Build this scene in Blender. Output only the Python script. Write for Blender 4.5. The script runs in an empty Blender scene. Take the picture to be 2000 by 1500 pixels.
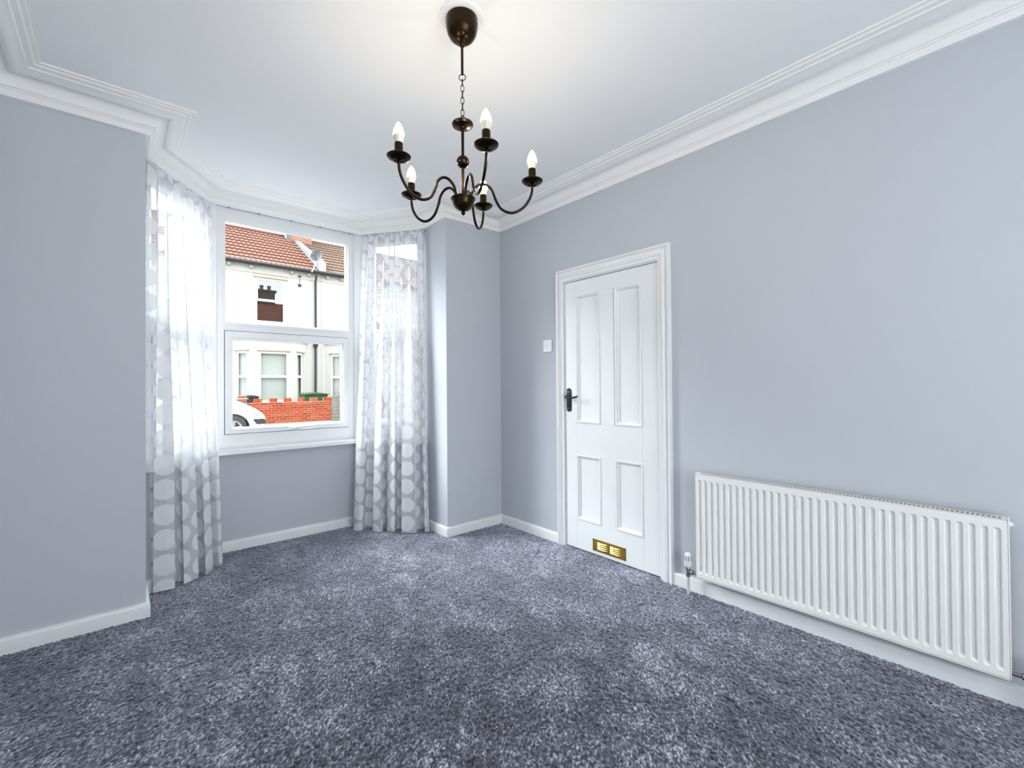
import bpy, bmesh, math, random
import numpy as np
from mathutils import Vector, Matrix
random.seed(7)
rng = np.random.default_rng(11)
SC = bpy.context.scene
COL = SC.collection

# ------------------------------------------------------------------ camera
HC = 1.17
YAW, PITCH, ROLL = math.radians(40.7238), math.radians(0.559), math.radians(-0.46)
cam = bpy.data.cameras.new('camera'); cam_o = bpy.data.objects.new('camera', cam); COL.objects.link(cam_o)
cam.sensor_width = 36.0; cam.lens = 883.42 / 2000 * 36; cam.shift_y = -(750 - 744.05) / 2000
cam.clip_start = 0.02; cam.clip_end = 300
r0 = Vector((math.cos(YAW), -math.sin(YAW), 0)); f0 = Vector((math.sin(YAW), math.cos(YAW), 0)); z0 = Vector((0, 0, 1))
fw = math.cos(PITCH) * f0 + math.sin(PITCH) * z0
up = -math.sin(PITCH) * f0 + math.cos(PITCH) * z0
rt = math.cos(ROLL) * r0 + math.sin(ROLL) * up
up2 = math.cos(ROLL) * up - math.sin(ROLL) * r0
M = Matrix((rt, up2, -fw)).transposed().to_4x4(); M.translation = (0, 0, HC)
cam_o.matrix_world = M
SC.camera = cam_o

# ------------------------------------------------------------------ sky, lamps' strength, exposure
SKY_STRENGTH = 4.2
BULB_STRENGTH = 92
world = bpy.data.worlds.new('overcast_sky'); SC.world = world; world.use_nodes = True
wn = world.node_tree.nodes; wl = world.node_tree.links
bg = wn['Background']; bg.inputs[1].default_value = SKY_STRENGTH
bg.inputs[0].default_value = (0.955, 0.985, 1.02, 1)
SC.view_settings.view_transform = 'Standard'; SC.view_settings.look = 'None'
SC.view_settings.exposure = 0.56; SC.view_settings.gamma = 1.0
SC.view_settings.use_curve_mapping = False
SC.cycles.use_denoising = True; SC.cycles.use_adaptive_sampling = True; SC.cycles.adaptive_threshold = 0.02
SC.cycles.max_bounces = 10; SC.cycles.diffuse_bounces = 5; SC.cycles.glossy_bounces = 3; SC.cycles.transparent_max_bounces = 14
SC.cycles.caustics_reflective = False; SC.cycles.caustics_refractive = False
SC.cycles.sample_clamp_indirect = 20.0

SUN_STRENGTH = 11.8
sun = bpy.data.lights.new('fill_sun', 'SUN'); sun_o = bpy.data.objects.new('fill_sun', sun); COL.objects.link(sun_o)  # wide sun lamp added to brighten the room through the bay
sun.energy = SUN_STRENGTH; sun.angle = math.radians(50); sun.color = (0.93, 0.97, 1.0)
sun_o.rotation_euler = Vector((0.58, -0.60, -0.70)).to_track_quat('-Z', 'Y').to_euler()

# ------------------------------------------------------------------ node helpers / materials
def new_mat(name):
    m = bpy.data.materials.new(name); m.use_nodes = True
    return m, m.node_tree.nodes, m.node_tree.links, m.node_tree.nodes['Principled BSDF']
def mat(name, col, rough=0.5, metal=0.0, var=0.0, vscale=6.0, bump=0.0, bscale=80.0, spec=0.5, emit=None, estr=0.0, col2=None):
    m, N, L, b = new_mat(name)
    b.inputs['Base Color'].default_value = (*col, 1); b.inputs['Roughness'].default_value = rough
    b.inputs['Metallic'].default_value = metal; b.inputs['Specular IOR Level'].default_value = spec
    tc = N.new('ShaderNodeTexCoord')
    nz = N.new('ShaderNodeTexNoise'); nz.inputs['Scale'].default_value = vscale; nz.inputs['Detail'].default_value = 5
    L.new(tc.outputs['Object'], nz.inputs['Vector'])
    mx = N.new('ShaderNodeMix'); mx.data_type = 'RGBA'
    c2 = col2 or tuple(max(0, c * (1 - var)) for c in col)
    mx.inputs['A'].default_value = (*col, 1); mx.inputs['B'].default_value = (*c2, 1)
    L.new(nz.outputs['Fac'], mx.inputs['Factor']); L.new(mx.outputs['Result'], b.inputs['Base Color'])
    if bump:
        nb = N.new('ShaderNodeTexNoise'); nb.inputs['Scale'].default_value = bscale; nb.inputs['Detail'].default_value = 3
        L.new(tc.outputs['Object'], nb.inputs['Vector'])
        bp = N.new('ShaderNodeBump'); bp.inputs['Strength'].default_value = bump; bp.inputs['Distance'].default_value = 0.002
        L.new(nb.outputs['Fac'], bp.inputs['Height']); L.new(bp.outputs['Normal'], b.inputs['Normal'])
    if emit:
        b.inputs['Emission Color'].default_value = (*emit, 1); b.inputs['Emission Strength'].default_value = estr
    return m
WALL = mat('wall_paint', (0.550, 0.572, 0.620), 0.75, var=0.03, vscale=3, bump=0.12, bscale=220)
CEIL = mat('ceiling_paint', (0.90, 0.91, 0.925), 0.8, var=0.02, vscale=2, bump=0.05, bscale=90)
PLASTER = mat('cornice_paint', (0.90, 0.90, 0.90), 0.55, var=0.03, vscale=9, bump=0.05, bscale=60)
GLOSS = mat('white_gloss_paint', (0.86, 0.865, 0.87), 0.32, var=0.04, vscale=7, bump=0.12, bscale=40)
UPVC = mat('white_window_plastic', (0.87, 0.88, 0.89), 0.28, var=0.01)
RADW = mat('radiator_enamel', (0.88, 0.88, 0.855), 0.35, var=0.02, vscale=4)
BRONZE = mat('dark_bronze', (0.038, 0.023, 0.011), 0.27, metal=0.95, var=0.3, vscale=14)
IRON = mat('black_iron', (0.012, 0.016, 0.02), 0.42, metal=0.3, var=0.2, vscale=30, bump=0.2, bscale=150)
BRASS = mat('polished_brass', (0.68, 0.43, 0.08), 0.3, metal=1.0, var=0.12, vscale=18)
BRASS_LIT = mat('brass_louvre_lit', (0.80, 0.55, 0.14), 0.30, metal=1.0, var=0.05)  # paler copy of the brass; light caught by the slats is in its colour
PIPE = mat('pale_painted_pipe', (0.60, 0.59, 0.57), 0.4, var=0.1, vscale=20)
CHROME = mat('dull_nickel', (0.32, 0.31, 0.30), 0.32, metal=1.0, var=0.15, vscale=40)
DARK = mat('dark_fill', (0.012, 0.011, 0.010), 0.9)  # near-black for seals and for shade painted into gaps and openings
BULBBASE = mat('bulb_collar_plastic', (0.80, 0.74, 0.58), 0.45)
BULB = mat('lit_candle_bulb', (1, 0.95, 0.85), 0.4, emit=(1.0, 0.87, 0.68), estr=BULB_STRENGTH)
PLASTIC = mat('white_plastic', (0.82, 0.82, 0.84), 0.3)
SCREW = mat('steel_screw', (0.55, 0.55, 0.52), 0.3, metal=1.0)
RENDERW = mat('white_house_render', (0.43, 0.42, 0.385), 0.85, var=0.05, vscale=1.3, bump=0.25, bscale=30)
CREAM = mat('cream_stone_trim', (0.36, 0.33, 0.25), 0.8, var=0.2, vscale=9)
GREYR = mat('grey_cement_render', (0.135, 0.14, 0.145), 0.9, var=0.45, vscale=3)
BLACKP = mat('black_gutter_plastic', (0.015, 0.016, 0.018), 0.4)
TILE_R = mat('red_roof_tile', (0.150, 0.066, 0.046), 0.85, vscale=2.2, col2=(0.105, 0.056, 0.042), spec=0.1)
TILE_B = mat('brown_roof_tile', (0.135, 0.088, 0.062), 0.85, vscale=2.2, col2=(0.10, 0.07, 0.053), spec=0.1)
TILE_D = mat('old_dark_tile', (0.15, 0.055, 0.035), 0.9, spec=0.05, var=0.4, vscale=2.0)
BLIND = mat('pale_window_blind', (0.40, 0.415, 0.385), 0.8, var=0.08, vscale=2)
SOOT = mat('dark_chimney_brick', (0.06, 0.045, 0.03), 0.9, spec=0.05, var=0.5, vscale=2.5)
ASPH = mat('road_asphalt', (0.11, 0.11, 0.115), 0.9, var=0.3, vscale=5, bump=0.5, bscale=60)
PAVE = mat('pavement_concrete', (0.32, 0.31, 0.30), 0.9, var=0.25, vscale=3)
CARW = mat('white_car_paint', (0.80, 0.80, 0.80), 0.22, spec=0.6)
TYRE = mat('black_rubber', (0.016, 0.017, 0.019), 0.75)
ALLOY = mat('silver_alloy', (0.62, 0.63, 0.65), 0.3, metal=0.8)
CARGL = mat('dark_car_glass', (0.02, 0.025, 0.03), 0.08)
LAMPGL = mat('headlamp_glass', (0.7, 0.72, 0.74), 0.1)
BINGR = mat('green_bin_plastic', (0.028, 0.105, 0.035), 0.5, var=0.3)
BINBK = mat('charcoal_bin_plastic', (0.05, 0.045, 0.05), 0.5, var=0.2)
DISHG = mat('grey_dish_mesh', (0.035, 0.042, 0.047), 0.5, var=0.3, vscale=8)
MORTAR = mat('pale_mortar', (0.42, 0.33, 0.28), 0.95, var=0.2, vscale=12)
BRICKS = [mat('orange_brick_%s' % n, c, 0.9, spec=0.1, var=0.35, vscale=14, bump=0.4, bscale=60) for n, c in
          (('bright', (0.40, 0.070, 0.022)), ('mid', (0.32, 0.058, 0.022)), ('pale', (0.40, 0.105, 0.05)))]
STONE = mat('grey_stone_block', (0.24, 0.225, 0.185), 0.9, var=0.4, vscale=8, bump=0.5, bscale=30)

def glass_mat(name, refl, tint=(1, 1, 1)):
    m, N, L, b = new_mat(name); N.remove(b)
    out = N['Material Output']; t = N.new('ShaderNodeBsdfTransparent'); g = N.new('ShaderNodeBsdfGlossy')
    t.inputs[0].default_value = (*tint, 1); g.inputs['Roughness'].default_value = 0.0
    fr = N.new('ShaderNodeLayerWeight'); fr.inputs[0].default_value = 0.5      # facing: the same on both faces of a pane
    pw = N.new('ShaderNodeMath'); pw.operation = 'POWER'; pw.inputs[1].default_value = 5.0; L.new(fr.outputs['Facing'], pw.inputs[0])
    ml = N.new('ShaderNodeMath'); ml.operation = 'MULTIPLY'; ml.inputs[1].default_value = 0.9; L.new(pw.outputs[0], ml.inputs[0])
    ad = N.new('ShaderNodeMath'); ad.operation = 'ADD'; ad.use_clamp = True; ad.inputs[1].default_value = 0.012 + refl
    mx = N.new('ShaderNodeMixShader')
    L.new(ml.outputs[0], ad.inputs[0]); L.new(ad.outputs[0], mx.inputs[0]); L.new(t.outputs[0], mx.inputs[1]); L.new(g.outputs[0], mx.inputs[2])
    L.new(mx.outputs[0], out.inputs[0]); return m
GLASS = glass_mat('clear_window_glass', 0.0, (0.97, 0.985, 0.98))
MIRGL = glass_mat('reflecting_street_glass', 0.115, (0.85, 0.88, 0.88))

def brick_mat():
    m, N, L, b = new_mat('old_orange_chimney_brick')
    tc = N.new('ShaderNodeTexCoord'); br = N.new('ShaderNodeTexBrick'); mp = N.new('ShaderNodeMapping')
    sx = N.new('ShaderNodeSeparateXYZ'); cx = N.new('ShaderNodeCombineXYZ'); ad = N.new('ShaderNodeMath')
    L.new(tc.outputs['Object'], sx.inputs[0]); L.new(sx.outputs[0], ad.inputs[0]); L.new(sx.outputs[1], ad.inputs[1])
    L.new(ad.outputs[0], cx.inputs[0]); L.new(sx.outputs[2], cx.inputs[1]); L.new(cx.outputs[0], br.inputs[0])
    br.inputs['Scale'].default_value = 1; br.inputs['Brick Width'].default_value = 0.225; br.inputs['Row Height'].default_value = 0.075
    br.inputs['Mortar Size'].default_value = 0.008
    br.inputs['Color1'].default_value = (0.26, 0.09, 0.04, 1); br.inputs['Color2'].default_value = (0.19, 0.085, 0.05, 1); br.inputs['Mortar'].default_value = (0.26, 0.21, 0.17, 1)
    L.new(br.outputs['Color'], b.inputs['Base Color']); b.inputs['Roughness'].default_value = 0.9
    return m
CHIMB = brick_mat()

def carpet_mat():
    m, N, L, b = new_mat('heather_twist_carpet')
    a1 = N.new('ShaderNodeAttribute'); a1.attribute_name = 'fleck'
    a2 = N.new('ShaderNodeAttribute'); a2.attribute_name = 'lay_shade'
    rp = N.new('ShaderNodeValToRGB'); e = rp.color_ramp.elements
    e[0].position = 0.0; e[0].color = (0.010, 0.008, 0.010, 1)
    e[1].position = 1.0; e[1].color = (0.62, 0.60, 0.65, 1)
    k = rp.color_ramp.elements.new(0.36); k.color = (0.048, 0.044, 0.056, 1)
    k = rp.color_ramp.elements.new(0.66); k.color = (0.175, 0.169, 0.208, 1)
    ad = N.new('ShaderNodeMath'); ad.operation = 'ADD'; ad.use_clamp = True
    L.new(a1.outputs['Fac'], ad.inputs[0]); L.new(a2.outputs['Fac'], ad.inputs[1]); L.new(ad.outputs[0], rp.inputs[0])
    L.new(rp.outputs[0], b.inputs['Base Color'])
    b.inputs['Roughness'].default_value = 0.85; b.inputs['Specular IOR Level'].default_value = 0.2
    b.inputs['Sheen Weight'].default_value = 1.0; b.inputs['Sheen Roughness'].default_value = 0.5
    b.inputs['Sheen Tint'].default_value = (0.75, 0.78, 0.95, 1)
    return m
CARPET = carpet_mat()

def voile_mat(name, dots=True, see=0.37):
    m, N, L, b = new_mat(name); N.remove(b); out = N['Material Output']
    def math_n(op, a, b_=None, clamp=False):
        n = N.new('ShaderNodeMath'); n.operation = op; n.use_clamp = clamp
        for i, v in enumerate((a, b_)):
            if v is None: continue
            if isinstance(v, (int, float)): n.inputs[i].default_value = v
            else: L.new(v, n.inputs[i])
        return n.outputs[0]
    uv = N.new('ShaderNodeUVMap'); uv.uv_map = 'cloth'
    sp = N.new('ShaderNodeSeparateXYZ'); L.new(uv.outputs[0], sp.inputs[0])
    nz = N.new('ShaderNodeTexNoise'); nz.inputs['Scale'].default_value = 9; nz.inputs['Detail'].default_value = 1
    L.new(uv.outputs[0], nz.inputs['Vector'])
    wob = math_n('MULTIPLY', math_n('SUBTRACT', nz.outputs['Fac'], 0.5), 0.016)
    PU, PV, RR = 0.128, 0.143, 0.060
    us = math_n('DIVIDE', sp.outputs[0], PU); col = math_n('FLOOR', us)
    fu = math_n('MULTIPLY', math_n('SUBTRACT', math_n('FRACT', us), 0.5), PU)
    par = math_n('MULTIPLY', math_n('MODULO', col, 2.0), 0.5)
    vs = math_n('ADD', math_n('DIVIDE', sp.outputs[1], PV), par)
    fv = math_n('MULTIPLY', math_n('SUBTRACT', math_n('FRACT', vs), 0.5), PV)
    d = math_n('SQRT', math_n('ADD', math_n('MULTIPLY', fu, fu), math_n('MULTIPLY', fv, fv)))
    d = math_n('ADD', d, wob)
    mask = math_n('MULTIPLY', math_n('SUBTRACT', RR, d), 500.0, True)
    if not dots: mask = math_n('MULTIPLY', mask, 0.0)
    # woven ground: see-through; dots: dense white
    tr = N.new('ShaderNodeBsdfTransparent'); df = N.new('ShaderNodeBsdfDiffuse'); tl = N.new('ShaderNodeBsdfTranslucent')
    cm = N.new('ShaderNodeMix'); cm.data_type = 'RGBA'; cm.inputs['A'].default_value = (0.72, 0.73, 0.78, 1); cm.inputs['B'].default_value = (0.85, 0.86, 0.875, 1)
    L.new(mask, cm.inputs['Factor'])
    L.new(cm.outputs['Result'], df.inputs[0]); L.new(cm.outputs['Result'], tl.inputs[0])
    m1 = N.new('ShaderNodeMixShader'); m1.inputs[0].default_value = 0.16; L.new(df.outputs[0], m1.inputs[1]); L.new(tl.outputs[0], m1.inputs[2])
    fac = math_n('SUBTRACT', 1.0, math_n('MULTIPLY', math_n('SUBTRACT', 1.0, math_n('MULTIPLY', mask, 0.72)), see))
    m2 = N.new('ShaderNodeMixShader'); L.new(fac, m2.inputs[0]); L.new(tr.outputs[0], m2.inputs[1]); L.new(m1.outputs[0], m2.inputs[2])
    L.new(m2.outputs[0], out.inputs[0]); return m
VOILE = voile_mat('spotted_voile')
TAPE = voile_mat('curtain_heading_tape', False, 0.22)

# ------------------------------------------------------------------ mesh helpers
def tag(o, label=None, cat=None, group=None, kind=None):
    if label: o['label'] = label
    if cat: o['category'] = cat
    if group: o['group'] = group
    if kind: o['kind'] = kind
    return o
def empty(name, loc, label=None, cat=None, group=None, kind=None):
    o = bpy.data.objects.new(name, None); o.empty_display_size = 0.05; o.location = loc; COL.objects.link(o)
    return tag(o, label, cat, group, kind)
def link(o, parent):
    COL.objects.link(o)
    if parent is not None:
        o.parent = parent
        if parent.type == 'EMPTY': o.matrix_parent_inverse = Matrix.Translation(-Vector(parent.location))
        else: o.matrix_parent_inverse = Matrix.Translation(-Vector(parent.location)) if parent.location.length else Matrix()
    return o
def mesh(name, vf, m, parent=None, smooth=False, fix=True):
    v, f = vf
    me = bpy.data.meshes.new(name); me.from_pydata([tuple(map(float, p)) for p in v], [], [tuple(x) for x in f]); 
    if fix:
        bm = bmesh.new(); bm.from_mesh(me); bmesh.ops.recalc_face_normals(bm, faces=bm.faces); bm.to_mesh(me); bm.free()
    if smooth:
        me.polygons.foreach_set('use_smooth', [True] * len(me.polygons))
        if smooth == 'auto': me.set_sharp_from_angle(angle=math.radians(38))
    me.materials.append(m); me.update()
    return link(bpy.data.objects.new(name, me), parent)
def box(x0, x1, y0, y1, z0, z1, bev=0, seg=2):
    x0, x1 = min(x0, x1), max(x0, x1); y0, y1 = min(y0, y1), max(y0, y1); z0, z1 = min(z0, z1), max(z0, z1)
    v = [(x0, y0, z0), (x1, y0, z0), (x1, y1, z0), (x0, y1, z0), (x0, y0, z1), (x1, y0, z1), (x1, y1, z1), (x0, y1, z1)]
    f = [(0, 3, 2, 1), (4, 5, 6, 7), (0, 1, 5, 4), (1, 2, 6, 5), (2, 3, 7, 6), (3, 0, 4, 7)]
    if bev:
        bm = bmesh.new(); bv = [bm.verts.new(p) for p in v]
        for q in f: bm.faces.new([bv[i] for i in q])
        bmesh.ops.bevel(bm, geom=bm.edges[:], offset=bev, segments=seg, affect='EDGES', profile=0.6)
        bm.verts.index_update(); v = [p.co[:] for p in bm.verts]; f = [[q.index for q in fc.verts] for fc in bm.faces]; bm.free()
    return v, f
def join(*parts):
    V, F = [], []
    for v, f in parts:
        n = len(V); V += list(v); F += [tuple(i + n for i in q) for q in f]
    return V, F
def prism(poly, z0, z1):
    n = len(poly)
    v = [(x, y, z0) for x, y in poly] + [(x, y, z1) for x, y in poly]
    f = [tuple(range(n))[::-1], tuple(range(n, 2 * n))] + [(i, (i + 1) % n, (i + 1) % n + n, i + n) for i in range(n)]
    return v, f
def lathe(prof, n=24, c=(0, 0, 0), axis='z'):
    v, f = [], []; rings = []
    for r, z in prof:
        if r < 1e-6:
            rings.append([len(v)]); v.append((0, 0, z))
        else:
            rings.append(list(range(len(v), len(v) + n)))
            v += [(r * math.cos(2 * math.pi * i / n), r * math.sin(2 * math.pi * i / n), z) for i in range(n)]
    for a, b in zip(rings, rings[1:]):
        for i in range(n):
            j = (i + 1) % n
            if len(a) == 1 and len(b) == 1: continue
            if len(a) == 1: f.append((a[0], b[j], b[i]))
            elif len(b) == 1: f.append((a[i], a[j], b[0]))
            else: f.append((a[i], a[j], b[j], b[i]))
    if len(rings[0]) > 1: f.append(tuple(rings[0][::-1]))
    if len(rings[-1]) > 1: f.append(tuple(rings[-1]))
    if axis == 'x': v = [(z, x, y) for x, y, z in v]
    if axis == 'y': v = [(x, z, y) for x, y, z in v]
    return [(x + c[0], y + c[1], z + c[2]) for x, y, z in v], f
def tube(pts, r, n=10, closed=False):
    P = [Vector(p) for p in pts]; N_ = len(P); rr = r if hasattr(r, '__len__') else [r] * N_
    T = []
    for i in range(N_):
        a = P[(i - 1) % N_] if (closed or i > 0) else P[i]; b = P[(i + 1) % N_] if (closed or i < N_ - 1) else P[i]
        T.append((b - a).normalized())
    ref = Vector((0, 0, 1)) if abs(T[0].z) < 0.9 else Vector((1, 0, 0))
    u = (ref - T[0] * ref.dot(T[0])).normalized(); v, f = [], []
    for i in range(N_):
        u = (u - T[i] * u.dot(T[i])).normalized(); w = T[i].cross(u)
        v += [tuple(P[i] + rr[i] * (math.cos(2 * math.pi * k / n) * u + math.sin(2 * math.pi * k / n) * w)) for k in range(n)]
    for i in range(N_ if closed else N_ - 1):
        j = (i + 1) % N_
        for k in range(n): f.append((i * n + k, i * n + (k + 1) % n, j * n + (k + 1) % n, j * n + k))
    if not closed: f += [tuple(range(n))[::-1], tuple(range((N_ - 1) * n, N_ * n))]
    return v, f
def spline(pts, k=6):
    P = [Vector(p) for p in pts]; P = [2 * P[0] - P[1]] + P + [2 * P[-1] - P[-2]]; out = []
    for i in range(1, len(P) - 2):
        for j in range(k):
            t = j / k; a, b, c, d = P[i - 1:i + 3]
            out.append(0.5 * ((2 * b) + (c - a) * t + (2 * a - 5 * b + 4 * c - d) * t * t + (3 * b - a - 3 * c + d) * t ** 3))
    return out + [P[-2]]
def holed(u0, u1, v0, v1, holes, t0, t1, fn):
    """a slab with rectangular holes as ONE connected mesh; fn(u, v, t) -> point"""
    us = sorted({u0, u1, *[h[0] for h in holes], *[h[1] for h in holes]}); vs = sorted({v0, v1, *[h[2] for h in holes], *[h[3] for h in holes]})
    us = [u for u in us if u0 <= u <= u1]; vs = [v for v in vs if v0 <= v <= v1]
    solid = lambda i, j: 0 <= i < len(us) - 1 and 0 <= j < len(vs) - 1 and not any(
        h[0] - 1e-9 <= us[i] and us[i + 1] <= h[1] + 1e-9 and h[2] - 1e-9 <= vs[j] and vs[j + 1] <= h[3] + 1e-9 for h in holes)
    ids, V, F = {}, [], []
    def vid(i, j, k):
        if (i, j, k) not in ids: ids[(i, j, k)] = len(V); V.append(fn(us[i], vs[j], (t0, t1)[k]))
        return ids[(i, j, k)]
    for i in range(len(us) - 1):
        for j in range(len(vs) - 1):
            if not solid(i, j): continue
            F.append((vid(i, j, 0), vid(i, j + 1, 0), vid(i + 1, j + 1, 0), vid(i + 1, j, 0)))
            F.append((vid(i, j, 1), vid(i + 1, j, 1), vid(i + 1, j + 1, 1), vid(i, j + 1, 1)))
            for di, dj, a, b in ((-1, 0, (i, j), (i, j + 1)), (1, 0, (i + 1, j + 1), (i + 1, j)), (0, -1, (i + 1, j), (i, j)), (0, 1, (i, j + 1), (i + 1, j + 1))):
                if not solid(i + di, j + dj): F.append((vid(*a, 0), vid(*a, 1), vid(*b, 1), vid(*b, 0)))
    return V, F
def sweep(path, prof, closed=False):
    """profile (p, z): p = distance to the right-hand side of the path; mitred at the corners"""
    P = [Vector((x, y)) for x, y in path]; n = len(P); V, F = [], []
    def nr(a, b): d = (b - a).normalized(); return Vector((d.y, -d.x))
    for i in range(n):
        n1 = nr(P[i - 1], P[i]) if (closed or i > 0) else None
        n2 = nr(P[i], P[(i + 1) % n]) if (closed or i < n - 1) else None
        if n1 is None: mv = n2
        elif n2 is None: mv = n1
        else: mv = (n1 + n2) / (1 + n1.dot(n2))
        V += [(P[i].x + mv.x * p, P[i].y + mv.y * p, z) for p, z in prof]
    k = len(prof)
    for i in range(n if closed else n - 1):
        j = (i + 1) % n
        for a in range(k - 1): F.append((i * k + a, j * k + a, j * k + a + 1, i * k + a + 1))
        F.append((i * k + k - 1, j * k + k - 1, j * k, i * k))
    if not closed: F += [tuple(range(k)), tuple(range((n - 1) * k, n * k))[::-1]]
    return V, F
def copy_of(src, parent, loc, name=None):
    o = src.copy(); COL.objects.link(o); o.parent = parent
    o.matrix_parent_inverse = Matrix.Translation(-Vector(parent.location)); o.location = loc
    return o

# ------------------------------------------------------------------ the room shell
XL, XR, YB, YREAR = -0.465, 2.445, 2.988, -1.5
XB0, XB1, YR, YF, FX0, FX1 = 0.090, 1.904, 3.290, 3.775, 0.448, 1.546
ZC = 2.585
D0, D1, DZ = 1.475, 2.262, 1.925         # door opening (y range, head)
S = lambda o: tag(o, kind='structure')
# floor carpet
def inside(x, y):
    k = (FX0 - XB0) / (YF - YR)
    a = (x > XL - .02) & (x < XR + .02) & (y < YB + .004)
    lo = np.where(y < YR, XB0, XB0 + (y - YR) * k); hi = np.where(y < YR, XB1, XB1 - (y - YR) * k)
    return a | ((y >= YB) & (y < YF + .01) & (x > lo - .012) & (x < hi + .012))
def smooth_noise(X, Y, scale, seed, ax=1.0, ay=1.0, rot=0.0):
    g = np.random.default_rng(seed); G = g.random((64, 64))
    c, s = math.cos(rot), math.sin(rot)
    u = (c * X + s * Y) * scale * ax + 100.37; v = (-s * X + c * Y) * scale * ay + 100.71
    iu, iv = np.floor(u).astype(int), np.floor(v).astype(int); fu, fv = u - iu, v - iv
    fu = fu * fu * (3 - 2 * fu); fv = fv * fv * (3 - 2 * fv); iu %= 63; iv %= 63
    return (G[iu, iv] * (1 - fu) + G[iu + 1, iv] * fu) * (1 - fv) + (G[iu, iv + 1] * (1 - fu) + G[iu + 1, iv + 1] * fu) * fv
def carpet():
    h = 0.0056
    xs = np.arange(XL - .01, XR + .02, h); ys = np.arange(-0.35, YF + .012, h)
    X, Y = np.meshgrid(xs, ys, indexing='ij'); nx, ny = X.shape
    jx = X + rng.uniform(-.42, .42, X.shape) * h; jy = Y + rng.uniform(-.42, .42, X.shape) * h
    lay_shade = (smooth_noise(X, Y, 2.6, 1, rot=.5) - .5) * .13 + (smooth_noise(X, Y, 6.0, 2, 1.0, .4, rot=.9) - .5) * .20 + (smooth_noise(X, Y, 13, 3, 1, .5, rot=-.3) - .5) * .26 + (smooth_noise(X, Y, 30, 5) - .5) * .22  # pile lay: lifts the tufts and paints light and dark of their lean
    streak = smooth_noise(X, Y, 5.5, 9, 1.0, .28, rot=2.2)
    lay_shade -= np.clip(.10 - np.abs(streak - .5), 0, 1) * 1.6 * (smooth_noise(X, Y, 2.0, 12) > .58)
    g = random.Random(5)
    for _ in range(26):                                   # short creases where the pile parts, with their shade darkened into the colour
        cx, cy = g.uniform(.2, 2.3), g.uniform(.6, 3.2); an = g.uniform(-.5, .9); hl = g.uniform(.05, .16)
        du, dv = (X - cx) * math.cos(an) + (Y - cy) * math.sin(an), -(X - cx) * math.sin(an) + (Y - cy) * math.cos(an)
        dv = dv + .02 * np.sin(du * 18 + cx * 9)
        lay_shade -= .42 * np.exp(-(dv / .008) ** 2) * np.clip(1 - (du / hl) ** 2, 0, 1)
    tuft = rng.random(X.shape)
    Z = .001 + tuft * .0075 + (lay_shade) * .006
    fleck = np.clip(.44 + rng.normal(0, .30, X.shape) + (tuft - .5) * .25, 0, 1)
    keep = inside(X, Y); cell = keep[:-1, :-1] & keep[1:, :-1] & keep[1:, 1:] & keep[:-1, 1:]
    idx = np.full(X.shape, -1); used = np.zeros(X.shape, bool)
    for a, b in ((0, 0), (1, 0), (1, 1), (0, 1)):
        used[a:nx - 1 + a, b:ny - 1 + b] |= cell
    idx[used] = np.arange(used.sum())
    co = np.stack([jx[used], jy[used], Z[used]], 1)
    q = np.stack([idx[:-1, :-1][cell], idx[1:, :-1][cell], idx[1:, 1:][cell], idx[:-1, 1:][cell]], 1)
    n0 = len(co)
    back = np.array([[XL - .02, YREAR, .003], [XR + .02, YREAR, .003], [XR + .02, -.346, .003], [XL - .02, -.346, .003]])
    co = np.concatenate([co, back]); q = np.concatenate([q, [[n0, n0 + 1, n0 + 2, n0 + 3]]])
    me = bpy.data.meshes.new('floor'); me.vertices.add(len(co)); me.vertices.foreach_set('co', co.ravel().astype(np.float32))
    me.loops.add(q.size); me.loops.foreach_set('vertex_index', q.ravel().astype(np.int32))
    me.polygons.add(len(q)); me.polygons.foreach_set('loop_start', np.arange(0, q.size, 4, dtype=np.int32)); me.polygons.foreach_set('loop_total', np.full(len(q), 4, np.int32))
    me.update(calc_edges=True)
    for nm, arr in (('fleck', fleck), ('lay_shade', lay_shade)):
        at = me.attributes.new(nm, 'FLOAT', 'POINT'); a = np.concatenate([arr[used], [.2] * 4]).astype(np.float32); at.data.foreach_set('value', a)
    me.materials.append(CARPET); me.validate()
    o = bpy.data.objects.new('floor', me); COL.objects.link(o); return o
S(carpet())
S(mesh('subfloor', box(XL - .3, XR + .3, YREAR - .2, 4.0, -.12, -.004), DARK))
S(mesh('ceiling', prism([(XL - .2, YREAR - .2), (XR + .2, YREAR - .2), (XR + .2, YB + .3), (XB1 + .12, YR + .05), (FX1 + .09, YF + .15), (FX0 - .09, YF + .15), (XB0 - .12, YR + .05), (XL - .2, YB + .3)][::-1], ZC, ZC + .16), CEIL))
S(mesh('wall_left', box(XL - .15, XL, YREAR - .15, YB + .3, -.05, ZC + .02), WALL))
S(mesh('wall_right', holed(YREAR - .15, YB + .3, -.05, ZC + .02, [(D0, D1, -.05, DZ)], XR, XR + .12, lambda u, v, t: (t, u, v)), WALL))
S(mesh('wall_back_left', prism([(XL - .1, YB), (XB0, YB), (XB0, YR), (XB0 - .10, YR + .05), (XL - .1, YR + .05)], -.05, ZC + .02), WALL))
S(mesh('wall_back_right', prism([(XR + .1, YB), (XR + .1, YR + .05), (XB1 + .10, YR + .05), (XB1, YR), (XB1, YB)], -.05, ZC + .02), WALL))
S(mesh('wall_rear', holed(XL - .15, XR + .15, -.05, ZC + .02, [(-.38, 1.72, .15, 2.25)], YREAR, YREAR - .15, lambda u, v, t: (u, t, v)), WALL))
def facet(A, B):
    A, B = Vector(A), Vector(B); d = (B - A).normalized(); n = Vector((-d.y, d.x)); Ln = (B - A).length   # n points outdoors
    return Ln, (lambda u, v, t: (A.x + d.x * u + n.x * t, A.y + d.y * u + n.y * t, v))
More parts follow.
